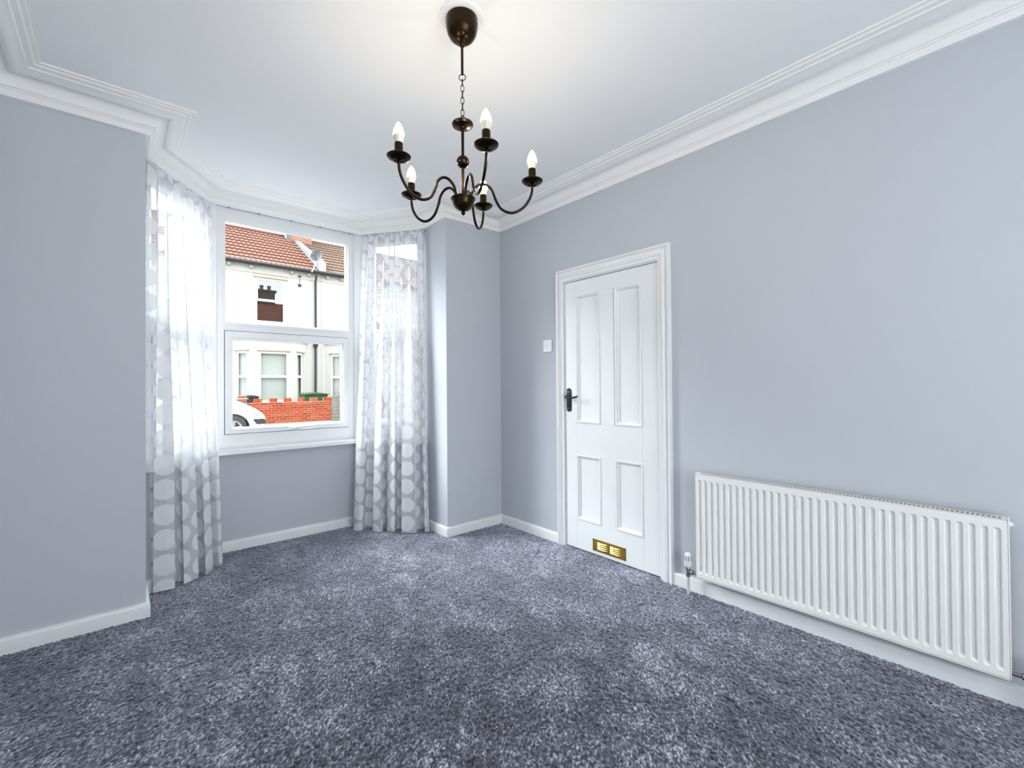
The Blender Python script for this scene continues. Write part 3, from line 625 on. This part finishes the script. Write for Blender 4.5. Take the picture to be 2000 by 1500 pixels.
def curtain(name, label, top, bot, nfold_t, nfold_b, width, seed, amp_b=.030, side=1):
    """top / bot: polylines (x, y) from one side to the other; pleated sheet hanging between them"""
    def along(poly, s):
        P = [Vector(p) for p in poly]; Ls_ = [0]
        for a, b in zip(P, P[1:]): Ls_.append(Ls_[-1] + (b - a).length)
        s *= Ls_[-1]
        for i in range(len(P) - 1):
            if s <= Ls_[i + 1] + 1e-9: t = (s - Ls_[i]) / (Ls_[i + 1] - Ls_[i]); return P[i].lerp(P[i + 1], t), (P[i + 1] - P[i]).normalized()
        return P[-1], (P[-1] - P[-2]).normalized()
    g = random.Random(seed); ph = [g.uniform(0, 6.28) for _ in range(6)]
    ns, nt = 300, 70; zt, zb = 2.447, .014
    V, UV = [], []
    bsm = [along(bot, i / 24)[0] for i in range(25)]
    for _ in range(3): bsm = [bsm[0]] + [(bsm[i - 1] + bsm[i] * 2 + bsm[i + 1]) / 4 for i in range(1, 24)] + [bsm[-1]]
    for j in range(nt + 1):
        t = (j / nt) ** 1.25
        for i in range(ns + 1):
            s = i / ns
            p0, d0 = along(top, s); p1, d1 = along(bsm, s)
            w = t ** .9; p = p0.lerp(p1, w); d = d0.lerp(d1, w).normalized(); n = Vector((d.y, -d.x))
            sw_ = s + .018 * math.sin(5 * s * 2 + ph[0]) + .012 * math.sin(13 * s + ph[1])
            A = math.sin(2 * math.pi * nfold_t * sw_ + ph[2]); A = math.copysign(abs(A) ** .7, A)
            B = math.sin(2 * math.pi * nfold_b * sw_ + ph[3]); B = math.copysign(abs(B) ** .75, B) + .35 * math.sin(2 * math.pi * nfold_b * 1.9 * sw_ + ph[4])
            k = min(1, max(0, (t - .02) / .75)); k = k * k * (3 - 2 * k)
            head = min(1, t / .05)
            at = .010 + .010 * head
            dn = at * A * (1 - k) + amp_b * B * k
            tang = (.35 * at * math.sin(4 * math.pi * nfold_t * sw_ + 2 * ph[2]) * (1 - k) - .65 * amp_b * math.sin(4 * math.pi * nfold_b * sw_ + 2 * ph[3]) * k)
            edge = min(1, min(s, 1 - s) / .04)
            q = p + n * dn + d * tang * edge
            zz = zt + (zb - zt) * t
            if j == 0: zz += .006 * math.sin(2 * math.pi * nfold_t * sw_ + ph[5])
            V.append((q.x, q.y, zz)); UV.append((s * width, (zt - zz)))
    jr = int(nt * .72); arc = [0.0]
    for i in range(ns): arc.append(arc[-1] + (Vector(V[jr * (ns + 1) + i + 1]) - Vector(V[jr * (ns + 1) + i])).length)
    UV = [(.03 + arc[n_ % (ns + 1)], uv_[1]) for n_, uv_ in enumerate(UV)]
    F = [(j * (ns + 1) + i, j * (ns + 1) + i + 1, (j + 1) * (ns + 1) + i + 1, (j + 1) * (ns + 1) + i) for j in range(nt) for i in range(ns)]
    root = empty(name, (top[0][0], top[0][1], 0), label, 'curtain', 'sheer curtains in the bay')
    o = mesh('fabric', (V, F), VOILE, root, smooth=True, fix=False)
    uvl = o.data.uv_layers.new(name='cloth')
    vi = np.zeros(len(o.data.loops), np.int32); o.data.loops.foreach_get('vertex_index', vi)
    uvl.data.foreach_set('uv', np.array(UV, np.float32)[vi].ravel())
    rows = [j for j in range(nt + 1) if zt - V[j * (ns + 1)][2] < .075]
    def strip(nm, js, m, push):
        SV = []; 
        for j in js:
            for i in range(ns + 1):
                x, y, z = V[j * (ns + 1) + i]; _, d = along(top, i / ns); SV.append((x - d.y * push, y + d.x * push, z))
        SF = [(a * (ns + 1) + i, a * (ns + 1) + i + 1, (a + 1) * (ns + 1) + i + 1, (a + 1) * (ns + 1) + i) for a in range(len(js) - 1) for i in range(ns)]
        return mesh(nm, (SV, SF), m, root, smooth=True, fix=False)
    strip('heading_tape', rows, TAPE, .0015)
    strip('bottom_hem', [nt - 2, nt - 1, nt], TAPE, .0012)
    return root
curtain('curtain', 'left sheer curtain, white spots on grey voile, beside the left wall pier',
        [(.104, 3.236), (.452, 3.700)], [(.088, 3.300), (.19, 3.292), (.285, 3.335), (.375, 3.400), (.445, 3.490), (.512, 3.615)], 9, 4.3, 1.22, 3, .040)
curtain('curtain', 'right sheer curtain, white spots on grey voile, beside the bay return wall and door corner',
        [(1.549, 3.700), (1.862, 3.262)], [(1.428, 3.672), (1.520, 3.520), (1.640, 3.400), (1.715, 3.270), (1.862, 3.200)], 9, 4.6, 1.22, 8, .040)

# ------------------------------------------------------------------ the street outside
GZ = -.10
S(mesh('road', box(-14, 24, 5.6, 14.2, GZ - .2, GZ), ASPH)); S(mesh('pavement', box(-14, 24, 14.2, 18.6, GZ - .2, GZ + .06), PAVE)); S(mesh('front_path', box(-14, 24, 3.3, 5.6, GZ - .2, GZ + .05), PAVE))
HY, EAVE, RIDGE_Y, RIDGE_Z = 18.5, 5.74, 22.23, 7.97
def tiles(x0, x1, ya, za, yb, zb, nc, pitch=.165):
    """courses of wavy tiles as one stepped sheet, lifted a little at the tail of every course"""
    V, F = [], []; sl = Vector((0, yb - ya, zb - za)); nrm = Vector((0, -sl.z, sl.y)).normalized() * (1 if sl.y > 0 else -1)
    nx = int((x1 - x0) / pitch * 6); rows = []
    for c in range(nc):
        for s, lift in ((c / nc, .050), (c / nc, .012) if False else ((c + 1) / nc - .0005, .006)):
            r = []
            for i in range(nx + 1):
                x = x0 + (x1 - x0) * i / nx; w = .022 * (.5 + .5 * math.cos(2 * math.pi * (x / pitch))) ** 1.5
                p = Vector((x, ya, za)) + sl * s + nrm * (lift + w); r.append(len(V)); V.append(p[:])
            rows.append(r)
    for a, b in zip(rows, rows[1:]):
        for i in range(nx): F.append((a[i], a[i + 1], b[i + 1], b[i]))
    return V, F
def house(x0, x1, wc, bay_c, label, tile, gutter_m, corbels):
    root = empty('terraced_house', ((x0 + x1) / 2, HY, GZ), label, 'house', 'terraced houses across the street')
    w0, w1 = wc - .5, wc + .5; b0, b1 = bay_c - 1.27, bay_c + 1.27
    mesh('wall', holed(x0, x1, GZ, EAVE + .1, [(w0, w1, 3.56, 5.18), (b0 + .15, b1 - .15, GZ + .3, 2.6)], HY, HY + .25, lambda u, v, t: (u, t, v)), RENDERW, root)
    mesh('side_wall', box(x0 + .01, x1 - .01, HY + .25, HY + 7, GZ, EAVE), RENDERW, root)
    rf = mesh('roof', prism([(0, 0), (1, 0), (1, 1), (0, 1)], 0, 1), tile, root)
    rf.data.clear_geometry()
    V = [(x0, HY - .18, EAVE - .06), (x1, HY - .18, EAVE - .06), (x1, RIDGE_Y, RIDGE_Z), (x0, RIDGE_Y, RIDGE_Z), (x0, RIDGE_Y + 3.7, EAVE), (x1, RIDGE_Y + 3.7, EAVE), (x0, HY - .18, EAVE - .1), (x1, HY - .18, EAVE - .1), (x0, RIDGE_Y + 3.7, EAVE - .1), (x1, RIDGE_Y + 3.7, EAVE - .1)]
    rf.data.from_pydata(V, [], [(0, 1, 2, 3), (3, 2, 5, 4), (0, 6, 7, 1), (4, 5, 9, 8), (6, 8, 9, 7), (0, 3, 4, 8, 6), (1, 7, 9, 5, 2)]); rf.data.update()
    tl = mesh('roof_tiles', tiles(x0, x1, HY - .20, EAVE - .065, RIDGE_Y, RIDGE_Z, 11), tile, root); tag(tl, kind='stuff')
    mesh('ridge_tiles', tube([(x0, RIDGE_Y, RIDGE_Z + .03), (x1, RIDGE_Y, RIDGE_Z + .03)], .09, 8), tile, root)
    mesh('gutter', lathe([(0, 0), (.062, 0), (.062, x1 - x0), (0, x1 - x0)], 12, axis='x', c=(x0, HY - .24, EAVE - .085)), gutter_m, root)
    mesh('fascia', box(x0, x1, HY - .17, HY - .002, EAVE - .12, EAVE - .062), BLACKP, root)
    for cxx in corbels: mesh('corbel', join(box(cxx - .05, cxx + .05, HY - .13, HY - .001, EAVE - .265, EAVE - .155)), CREAM, root)
    mesh('eaves_band', box(x0 + .01, x1 - .01, HY - .03, HY - .0005, EAVE - .40, EAVE - .36), RENDERW, root)
    mesh('lintel', box(w0 - .06, w1 + .08, HY - .07, HY - .001, 5.20, 5.30), CREAM, root)
    wn_ = mesh('window', holed(w0, w1, 3.56, 5.18, [(w0 + .085, w1 - .085, 4.42, 5.12), (w0 + .06, w1 - .06, 3.62, 4.34)], HY + .03, HY + .10, lambda u, v, t: (u, t, v)), UPVC, root)
    for za, zb_ in ((4.41, 5.13), (3.61, 4.35)): mesh('pane', box(w0 + .05, w1 - .05, HY + .06, HY + .066, za, zb_), MIRGL, wn_)
    mesh('room_shade', box(w0 + .02, w1 - .02, HY + .17, HY + .20, 3.58, 5.16), DARK, wn_)  # near-black board: darkness of the unlit room painted flat behind the panes
    # canted bay
    by = HY - .6
    pts = [(b0, HY), (b0 + .6, by), (b1 - .6, by), (b1, HY)]
    bay = mesh('bay', prism([(b0, HY - .0005), (b0 + .6, by), (b1 - .6, by), (b1, HY - .0005)], 2.52, 2.86), RENDERW, root)
    mesh('bay_cornice', prism([(b0 - .1, HY - .0005), (b0 + .56, by - .09), (b1 - .56, by - .09), (b1 + .1, HY - .0005)], 2.861, 2.95), RENDERW, bay)
    mesh('bay_base', prism([(b0, HY - .0005), (b0 + .6, by), (b1 - .6, by), (b1, HY - .0005)], GZ, .60), RENDERW, bay)
    for A, B in zip(pts, pts[1:]):
        Ln, fn = facet(A, B); fn2 = lambda u, v, t, fn=fn: fn(u, v, -t)
        m0 = .20; ml = m0 if Ln > 1 else .22
        mesh('bay_pier', holed(.0, Ln, .60, 2.52, [(ml, Ln - ml, .62, 2.45)], -.10, 0, fn2), RENDERW, bay)
        fr = mesh('window', holed(ml, Ln - ml, .62, 2.45, [(ml + .05, Ln - ml - .05, 1.60, 2.38), (ml + .045, Ln - ml - .045, .70, 1.52)], -.08, -.03, fn2), UPVC, root)
        for za, zb_ in ((1.59, 2.39), (.69, 1.53)):
            V = [fn2(u, v, t) for t in (-.056, -.05) for u, v in ((ml + .04, za), (Ln - ml - .04, za), (Ln - ml - .04, zb_), (ml + .04, zb_))]
            mesh('pane', (V, [(0, 1, 2, 3), (7, 6, 5, 4), (0, 4, 5, 1), (1, 5, 6, 2), (2, 6, 7, 3), (3, 7, 4, 0)]), GLASS, fr)
        V = [fn2(u, v, t) for t in (-.17, -.16) for u, v in ((ml - .05, .61), (Ln - ml + .05, .61), (Ln - ml + .05, 2.5), (ml - .05, 2.5))]
        mesh('blind', (V, [(0, 1, 2, 3), (7, 6, 5, 4), (0, 4, 5, 1), (1, 5, 6, 2), (2, 6, 7, 3), (3, 7, 4, 0)]), BLIND, fr)
        V = [fn2(u, v, t) for t in (.0, .07) for u, v in ((ml - .07, 2.47), (Ln - ml + .07, 2.47), (Ln - ml + .07, 2.51), (ml - .07, 2.51))]
        mesh('bay_lintel', (V, [(0, 1, 2, 3), (7, 6, 5, 4), (0, 4, 5, 1), (1, 5, 6, 2), (2, 6, 7, 3), (3, 7, 4, 0)]), CREAM, bay)
    return root
hB = house(2.0, 5.965, 4.155, 4.13, 'white rendered terraced house with red tiled roof straight across the street', TILE_R, BLACKP, (2.82, 3.506, 4.868, 5.491))
hC = house(5.975, 9.94, 8.1, 7.40, 'white rendered terraced house with brown tiled roof, right of the black downpipe', TILE_B, BLACKP, (6.193, 6.764, 7.6, 8.6))
hA = house(-1.98, 1.99, .2, .15, 'white terraced house seen only through the left curtain', TILE_R, BLACKP, (-1.2, -.5, .9, 1.5))
hD = house(9.95, 13.9, 12.1, 11.6, 'white terraced house seen only through the right curtain', TILE_B, BLACKP, (10.4, 11.2, 12.6, 13.4))
# downpipe, party wall and chimney belong to the red-roofed house
mesh('downpipe', tube([(5.72, HY - .24, EAVE - .14), (5.72, HY - .20, EAVE - .30), (5.735, HY - .07, EAVE - .48), (5.735, HY - .07, 3.0), (5.72, HY - .07, .2)], .042, 10), BLACKP, hB, smooth='auto')
mesh('hopper', lathe([(0, 2.62), (.045, 2.62), (.05, 2.70), (.10, 2.80), (.10, 2.84), (0, 2.84)], 10, c=(5.727, HY - .07, 0)), BLACKP, hB)
stk = empty('chimney_stack', (6.0, RIDGE_Y, RIDGE_Z), 'orange brick chimney and grey rendered party wall between the two roofs', 'chimney')
HEX = [(0, 1, 2, 3), (7, 6, 5, 4), (0, 4, 5, 1), (1, 5, 6, 2), (2, 6, 7, 3), (3, 7, 4, 0)]
V = [(x, y, z) for x in (5.83, 6.07) for y, z in ((HY - .22, EAVE - .02), (HY - .22, EAVE + .30), (RIDGE_Y - .5, RIDGE_Z - .16), (RIDGE_Y - .5, RIDGE_Z - .5))]
mesh('party_wall', (V, HEX), GREYR, stk)
V = [(x, y, z) for x in (5.90, 6.09) for y, z in ((HY - .20, EAVE + .302), (HY - .20, EAVE + .35), (RIDGE_Y - 1.55, RIDGE_Z - .72), (RIDGE_Y - 1.55, RIDGE_Z - .77))]
mesh('wall_coping', (V, HEX), RENDERW, stk)
mesh('wall_end', box(5.825, 6.075, HY - .25, HY - .221, EAVE - .06, EAVE + .305), RENDERW, stk)
mesh('stack', box(5.56, 6.62, RIDGE_Y - .45, RIDGE_Y + .45, RIDGE_Z - .7, 9.6), CHIMB, stk)
mesh('flashing', box(5.535, 5.72, RIDGE_Y - .47, RIDGE_Y + .2, RIDGE_Z - .7, RIDGE_Z + .30), GREYR, stk)
# satellite dishes
def dish(loc, r, m, label, yaw):
    root = empty('satellite_dish', loc, label, 'satellite dish')
    n = 24; pr = [(0, .0), (r * .4, r * .03), (r * .75, r * .11), (r, r * .2), (r * .97, r * .215), (r * .72, r * .135), (r * .4, r * .06), (0, r * .03)]
    v, f = lathe(pr, n); R = Matrix.Rotation(yaw, 4, 'Z') @ Matrix.Rotation(math.radians(80), 4, 'X'); L_ = Vector(loc)
    mesh('reflector', ([(R @ Vector(p) + L_)[:] for p in v], f), m, root, smooth='auto')
    tip = R @ Vector((0, -r * .1, r * .95)) + L_
    mesh('feed_arm', tube([R @ Vector((0, -r * .9, r * .15)) + L_, R @ Vector((0, -r * .8, r * .6)) + L_, tip], .015, 6), m, root)
    mesh('receiver', tube([tip, tip + Vector((0, .07, .02))], .032, 8), BINBK, root)
    mesh('mast', tube([L_ + Vector((0, .03, 0)), L_ + Vector((-.05, .05, -.35)), L_ + Vector((-.16, .10, -.62))], .018, 8), PLASTIC, root)
dish((5.62, HY - .62, 6.17), .225, DISHG, 'round dark grey satellite dish on the parapet between the two roofs', math.radians(-38))
dish((6.93, HY - .45, 6.30), .20, PLASTIC, 'white satellite dish over the eaves of the brown tiled roof', math.radians(-38))
# star ornaments
orn = empty('wall_ornament', (5.17, HY, 5.05), 'pair of dark star shaped ornaments on the white wall left of the downpipe', 'wall ornament')
for z in (5.40, 5.085):
    pts = [(.10 * (1 if i % 2 == 0 else .38) * math.sin(math.pi * i / 6), .10 * (1 if i % 2 == 0 else .38) * math.cos(math.pi * i / 6)) for i in range(12)]
    V = [(5.165 + a, HY - .02, z + b) for a, b in pts] + [(5.165 + a, HY - .001, z + b) for a, b in pts] + [(5.165, HY - .04, z)]
    mesh('star', (V, [(i, (i + 1) % 12, 24) for i in range(12)] + [(i, i + 12, (i + 1) % 12 + 12, (i + 1) % 12) for i in range(12)] + [tuple(range(12, 24))]), BLACKP, orn)
mesh('hanger', tube([(5.165, HY - .012, 5.52), (5.165, HY - .012, 4.99)], .008, 6), BLACKP, orn)

# brick garden wall with crenellated top
BY = 16.3
gw = empty('garden_wall', (4.0, BY, GZ), 'orange brick garden wall with crenellated top across the street', 'wall')
mesh('mortar_core', box(1.5, 5.60, BY + .006, BY + .20, GZ, .675), MORTAR, gw)
protos = []
for bm_ in BRICKS:
    for ln, hh in ((.215, .065), (.1025, .065), (.065, .125)):
        me = bpy.data.meshes.new('brick'); v, f = box(0, ln, 0, .1, 0, hh, .004, 1); me.from_pydata(v, [], f); me.materials.append(bm_); protos.append(me)
def brick(kind, x, z, y=BY):
    o = bpy.data.objects.new('brick', protos[random.choice((0, 0, 1, 1, 2)) * 3 + kind]); COL.objects.link(o); o.parent = gw
    o.matrix_parent_inverse = Matrix.Translation(-Vector(gw.location)); o.location = (x, y + random.uniform(-.002, .002), z)
for r in range(9):
    z = .675 - .075 * (r + 1)
    x = 2.0 + (.1125 if r % 2 else 0)
    if r % 2: brick(1, 2.0, z)
    while x + .215 < 5.605: brick(0, x, z); x += .225
    if 5.6 - x > .1: brick(1, x, z)
for mx_ in (3.195, 3.64, 4.07, 4.50, 4.92, 5.36):
    for i in range(3): brick(2, mx_ + i * .073, .682)
    mesh('mortar_core', box(mx_ + .003, mx_ + .208, BY + .01, BY + .19, .675, .800), MORTAR, gw)
mesh('mortar_core', box(2.695, 2.955, BY - .045, BY + .25, GZ, .915), MORTAR, gw)
for r in range(4): 
    for i in range(1): brick(0, 2.70 + .02, .838 - .075 * r, BY - .055)
mesh('pier_cap', box(2.66, 3.0, BY - .09, BY + .28, .80, .835), CREAM, gw)
sw2 = empty('stone_wall', (6.4, BY, GZ), 'grey stone block wall joining the right end of the brick wall', 'wall')
mesh('mortar_core', box(5.615, 7.8, BY - .01, BY + .2, GZ, .88), PAVE, sw2)
sp_ = []
for ln in (.16, .23, .30): me = bpy.data.meshes.new('stone_block'); v, f = box(0, ln, 0, .1, 0, .105, .012, 1); me.from_pydata(v, [], f); me.materials.append(STONE); sp_.append((ln, me))
for r in range(8):
    x = 5.62 + random.uniform(-.0, .02)
    while x < 7.6:
        ln, me = random.choice(sp_); o = bpy.data.objects.new('stone_block', me); COL.objects.link(o); o.parent = sw2; o.matrix_parent_inverse = Matrix.Translation(-Vector(sw2.location))
        o.location = (x, BY - .03 + random.uniform(-.008, .008), GZ + .06 + r * .117); x += ln + .012
# wheelie bins
def bin_(x0, x1, y, ztop, m, label):
    root = empty('wheelie_bin', ((x0 + x1) / 2, y + .3, GZ + .06), label, 'bin'); w = x1 - x0; c = (x0 + x1) / 2
    V = [(c + sx * (w / 2 - a), y + b, z) for z, a, in ((GZ + .06, .09), (ztop - .10, .035)) for sx, b in ((-1, a), (1, a), (1, .6), (-1, .6))]
    mesh('body', (V, [(3, 2, 1, 0), (4, 5, 6, 7), (0, 1, 5, 4), (1, 2, 6, 5), (2, 3, 7, 6), (3, 0, 4, 7)]), m, root)
    mesh('rim', box(x0 + .02, x1 - .02, y - .01, y + .62, ztop - .10, ztop - .06, .008, 1), m, root)
    V = []; n = 8
    for i in range(n + 1):
        a = i / n; V += [(x0 + w * a, y - .03, ztop - .058 + .035 * math.sin(math.pi * a)), (x0 + w * a, y + .3, ztop - .05 + .05 * math.sin(math.pi * a)), (x0 + w * a, y + .64, ztop - .04 + .035 * math.sin(math.pi * a))]
    F = [(i * 3 + j, i * 3 + j + 1, i * 3 + j + 4, i * 3 + j + 3) for i in range(n) for j in range(2)]
    b = len(V); V += [(x, yy, z - .03) for x, yy, z in V]; F += [tuple(reversed([b + i for i in q])) for q in F[:]]
    per = [i * 3 for i in range(n + 1)] + [n * 3 + 1, n * 3 + 2] + [i * 3 + 2 for i in range(n - 1, -1, -1)] + [1]
    F += [(per[i], per[(i + 1) % len(per)], b + per[(i + 1) % len(per)], b + per[i]) for i in range(len(per))]
    mesh('lid', (V, F), m, root)
    mesh('lid_handle', tube([(x0 + .08, y + .66, ztop - .03), (x1 - .08, y + .66, ztop - .03)], .018, 8), m, root)
bin_(4.80, 5.66, 16.75, .975, BINGR, 'green wheelie bin behind the brick wall'); bin_(2.99, 3.43, 16.75, .925, BINBK, 'charcoal wheelie bin behind the brick wall near the car')

# parked car: white hatchback, nose to the right
def car():
    root = empty('parked_car', (.6, 12.85, GZ), 'white car parked across the street, front wing and wheel showing', 'car')
    HX, HZ = 1.905, .215; RXB = -.60
    prof_top = [(2.585, .30), (2.60, .42), (2.575, .50), (2.50, .575), (2.40, .66), (2.17, .78), (1.88, .868), (1.55, .93), (-1.15, .95), (-1.33, .80), (-1.38, .45), (-1.36, .22)]
    arch = lambda cx: [(cx + .355 * math.cos(a), HZ + .355 * math.sin(a)) for a in np.linspace(math.pi - .12, .12, 13)]
    bottom = [(-1.30, .12), (RXB - .40, .12)] + arch(RXB) + [(RXB + .40, .10), (HX - .40, .10)] + arch(HX) + [(HX + .40, .14), (2.52, .16)]
    pf = prof_top + bottom; n = len(pf); V, F = [], []
    secs = [(0, .045, .985), (.025, .0, 1.0), (.18, -.0, 1.0), (.50, .03, 1.0), (.85, .06, 1.0), (1.2, .03, 1.0), (1.52, 0, 1.0), (1.675, 0, 1.0), (1.70, .045, .985)]
    for y, bulge, sc in secs:
        side = min(y, 1.7 - y)
        for x, z in pf:
            k = max(0, (x - 1.9) / .7); inn = -.05 * k * k if side < .03 else 0
            xx = x + bulge * k * (1 if side > .1 else 0) + (-.02 if side < .01 and x > 2.4 else 0)
            crown = .035 * (1 - ((y - .85) / .85) ** 2) if z > .7 else 0
            tuck = (.06 * max(0, (z - .55) / .4)) if side < .03 else 0
            yy = y + (tuck + .07 * k * k * (1 if side < .2 else 0)) * (1 if y < .85 else -1)
            V.append((xx, 12.0 + yy, z + crown))
    for s in range(len(secs) - 1):
        for i in range(n): F.append((s * n + i, s * n + (i + 1) % n, (s + 1) * n + (i + 1) % n, (s + 1) * n + i))
    F += [tuple(range(n)), tuple(range((len(secs) - 1) * n, len(secs) * n))[::-1]]
    body = mesh('body', (V, F), CARW, root, smooth='auto')
    gh = [(1.35, .95), (.75, 1.36), (.3, 1.42), (-.75, 1.40), (-1.25, .97)]
    V = [(x, 12.07 + (.10 if z > 1.1 else .0), z) for x, z in gh] + [(x, 13.63 - (.10 if z > 1.1 else .0), z) for x, z in gh]
    mesh('cabin_glass', (V, [(0, 1, 2, 3, 4), (9, 8, 7, 6, 5)] + [(i, i + 5, (i + 1) % 5 + 5, (i + 1) % 5) for i in range(5)]), CARGL, root)
    mesh('cabin_roof', box(-.78, .36, 12.16, 13.54, 1.415, 1.445, .012, 2), CARW, root)
    for cx in (HX, RXB):
        for y, sg in ((12.03, 1), (13.67, -1)):
            mesh('arch_liner', tube([(cx + .345 * math.cos(a), y + sg * .12, HZ + .345 * math.sin(a)) for a in np.linspace(.1, math.pi - .1, 14)], .03, 6), TYRE, root)
            tv, tf = lathe([(.20, -.02), (.27, -.022), (.30, .0), (.315, .03), (.315, .17), (.29, .19), (.20, .19), (.19, .1)], 36, axis='y')
            wh = mesh('wheel', (tv, tf[:-2]), TYRE, root, smooth='auto')
            wh.data.transform(Matrix.Scale(sg, 4, (0, 1, 0)) if sg < 0 else Matrix()); wh.data.transform(Matrix.Translation((cx, y, HZ)))
            rim = lathe([(.175, -.012), (.20, -.014), (.205, .03), (.185, .03), (.18, .0)], 36, axis='y')
            R_ = mesh('rim', ([(cx + x, y + sg * yy, HZ + z) for x, yy, z in rim[0]], rim[1][:-2]), ALLOY, wh)
            for s in range(6):
                a = s * math.pi / 3 + .3
                V = []
                for r_, w_ in ((.03, .045), (.19, .028)):
                    for u_, t_ in ((-1, 0), (1, 0), (1, .02), (-1, .02)):
                        V.append((cx + r_ * math.cos(a) - u_ * w_ * math.sin(a) * .8, y + sg * (t_ + .002), HZ + r_ * math.sin(a) + u_ * w_ * math.cos(a) * .8))
                mesh('spoke', (V, [(0, 1, 2, 3), (7, 6, 5, 4), (0, 4, 5, 1), (1, 5, 6, 2), (2, 6, 7, 3), (3, 7, 4, 0)]), ALLOY, wh)
            mesh('hub', lathe([(0, -.008), (.055, -.006), (.06, .03), (0, .03)], 20, axis='y', c=(cx, y, HZ)), ALLOY, wh)
            mesh('brake_disc', lathe([(0, 0), (.17, 0), (.17, .03), (0, .03)], 24, axis='y', c=(cx, y + (.07 if sg > 0 else -.1), HZ)), TYRE, wh)
    # headlamp and dark bumper inset on the near front corner
    for y, sg in ((11.998, 1), (13.702, -1)):
        hl = [(2.41, .645, .05), (2.53, .55, .10), (2.555, .49, .13), (2.40, .52, .03), (2.33, .60, .02), (2.34, .66, .03)]
        V = [(x + .004, y + sg * (d - .012), z) for x, z, d in hl] + [(x - .06, y + sg * (d + .05), z) for x, z, d in hl]; n = 6
        mesh('headlamp', (V, [tuple(range(6)), tuple(range(6, 12))[::-1]] + [(i, i + 6, (i + 1) % 6 + 6, (i + 1) % 6) for i in range(6)]), LAMPGL, root)
        fg = [(2.345, .425, .02), (2.57, .42, .085), (2.60, .36, .10), (2.585, .30, .09), (2.41, .31, .035), (2.37, .37, .025)]
        V = [(x + .006, y + sg * (d - .014), z) for x, z, d in fg] + [(x - .05, y + sg * (d + .05), z) for x, z, d in fg]
        mesh('bumper_inset', (V, [tuple(range(6)), tuple(range(6, 12))[::-1]] + [(i, i + 6, (i + 1) % 6 + 6, (i + 1) % 6) for i in range(6)]), BINBK, root)
    mesh('door_mirror', box(1.02, 1.17, 11.84, 12.02, .98, 1.10, .03, 2), CARW, root)
car()

# our own side of the street: facade, roof and chimney that the upper panes opposite reflect
own = empty('home_terrace', (1.0, 3.36, GZ), 'brown tiled terrace roof and chimney mirrored in the upper window opposite', 'house')
mesh('wall', holed(-8, 16, GZ, 5.5, [(-.02, 2.02, GZ, ZC + .165)], YR + .055, YR + .16, lambda u, v, t: (u, t, v)), SOOT, own)
V = [(-8, 3.7, 5.45), (16, 3.7, 5.45), (16, -.6, 7.5), (-8, -.6, 7.5), (-8, -4.9, 5.45), (16, -4.9, 5.45)]
mesh('roof', (V + [(x, y, z - .12) for x, y, z in V], [(0, 1, 2, 3), (3, 2, 5, 4), (6, 9, 8, 7), (9, 10, 11, 8), (0, 6, 7, 1), (4, 5, 11, 10), (0, 3, 9, 6), (3, 4, 10, 9), (1, 7, 8, 2), (2, 8, 11, 5)]), TILE_D, own)
tl = mesh('roof_tiles', tiles(4, 13, 3.72, 5.45, -.6, 7.5, 11, .33), TILE_D, own); tag(tl, kind='stuff')
chm = mesh('chimney', box(7.55, 8.65, -1.0, -.1, 6.9, 8.25), SOOT, own)
mesh('chimney_cap', box(7.45, 8.75, -1.1, 0, 8.251, 8.40), SOOT, chm)
for x in (7.85, 8.35): mesh('chimney_pot', lathe([(0, 8.401), (.14, 8.401), (.12, 8.7), (.145, 8.72), (.145, 8.78), (0, 8.78)], 14, c=(x, -.55, 0)), TILE_R, chm)
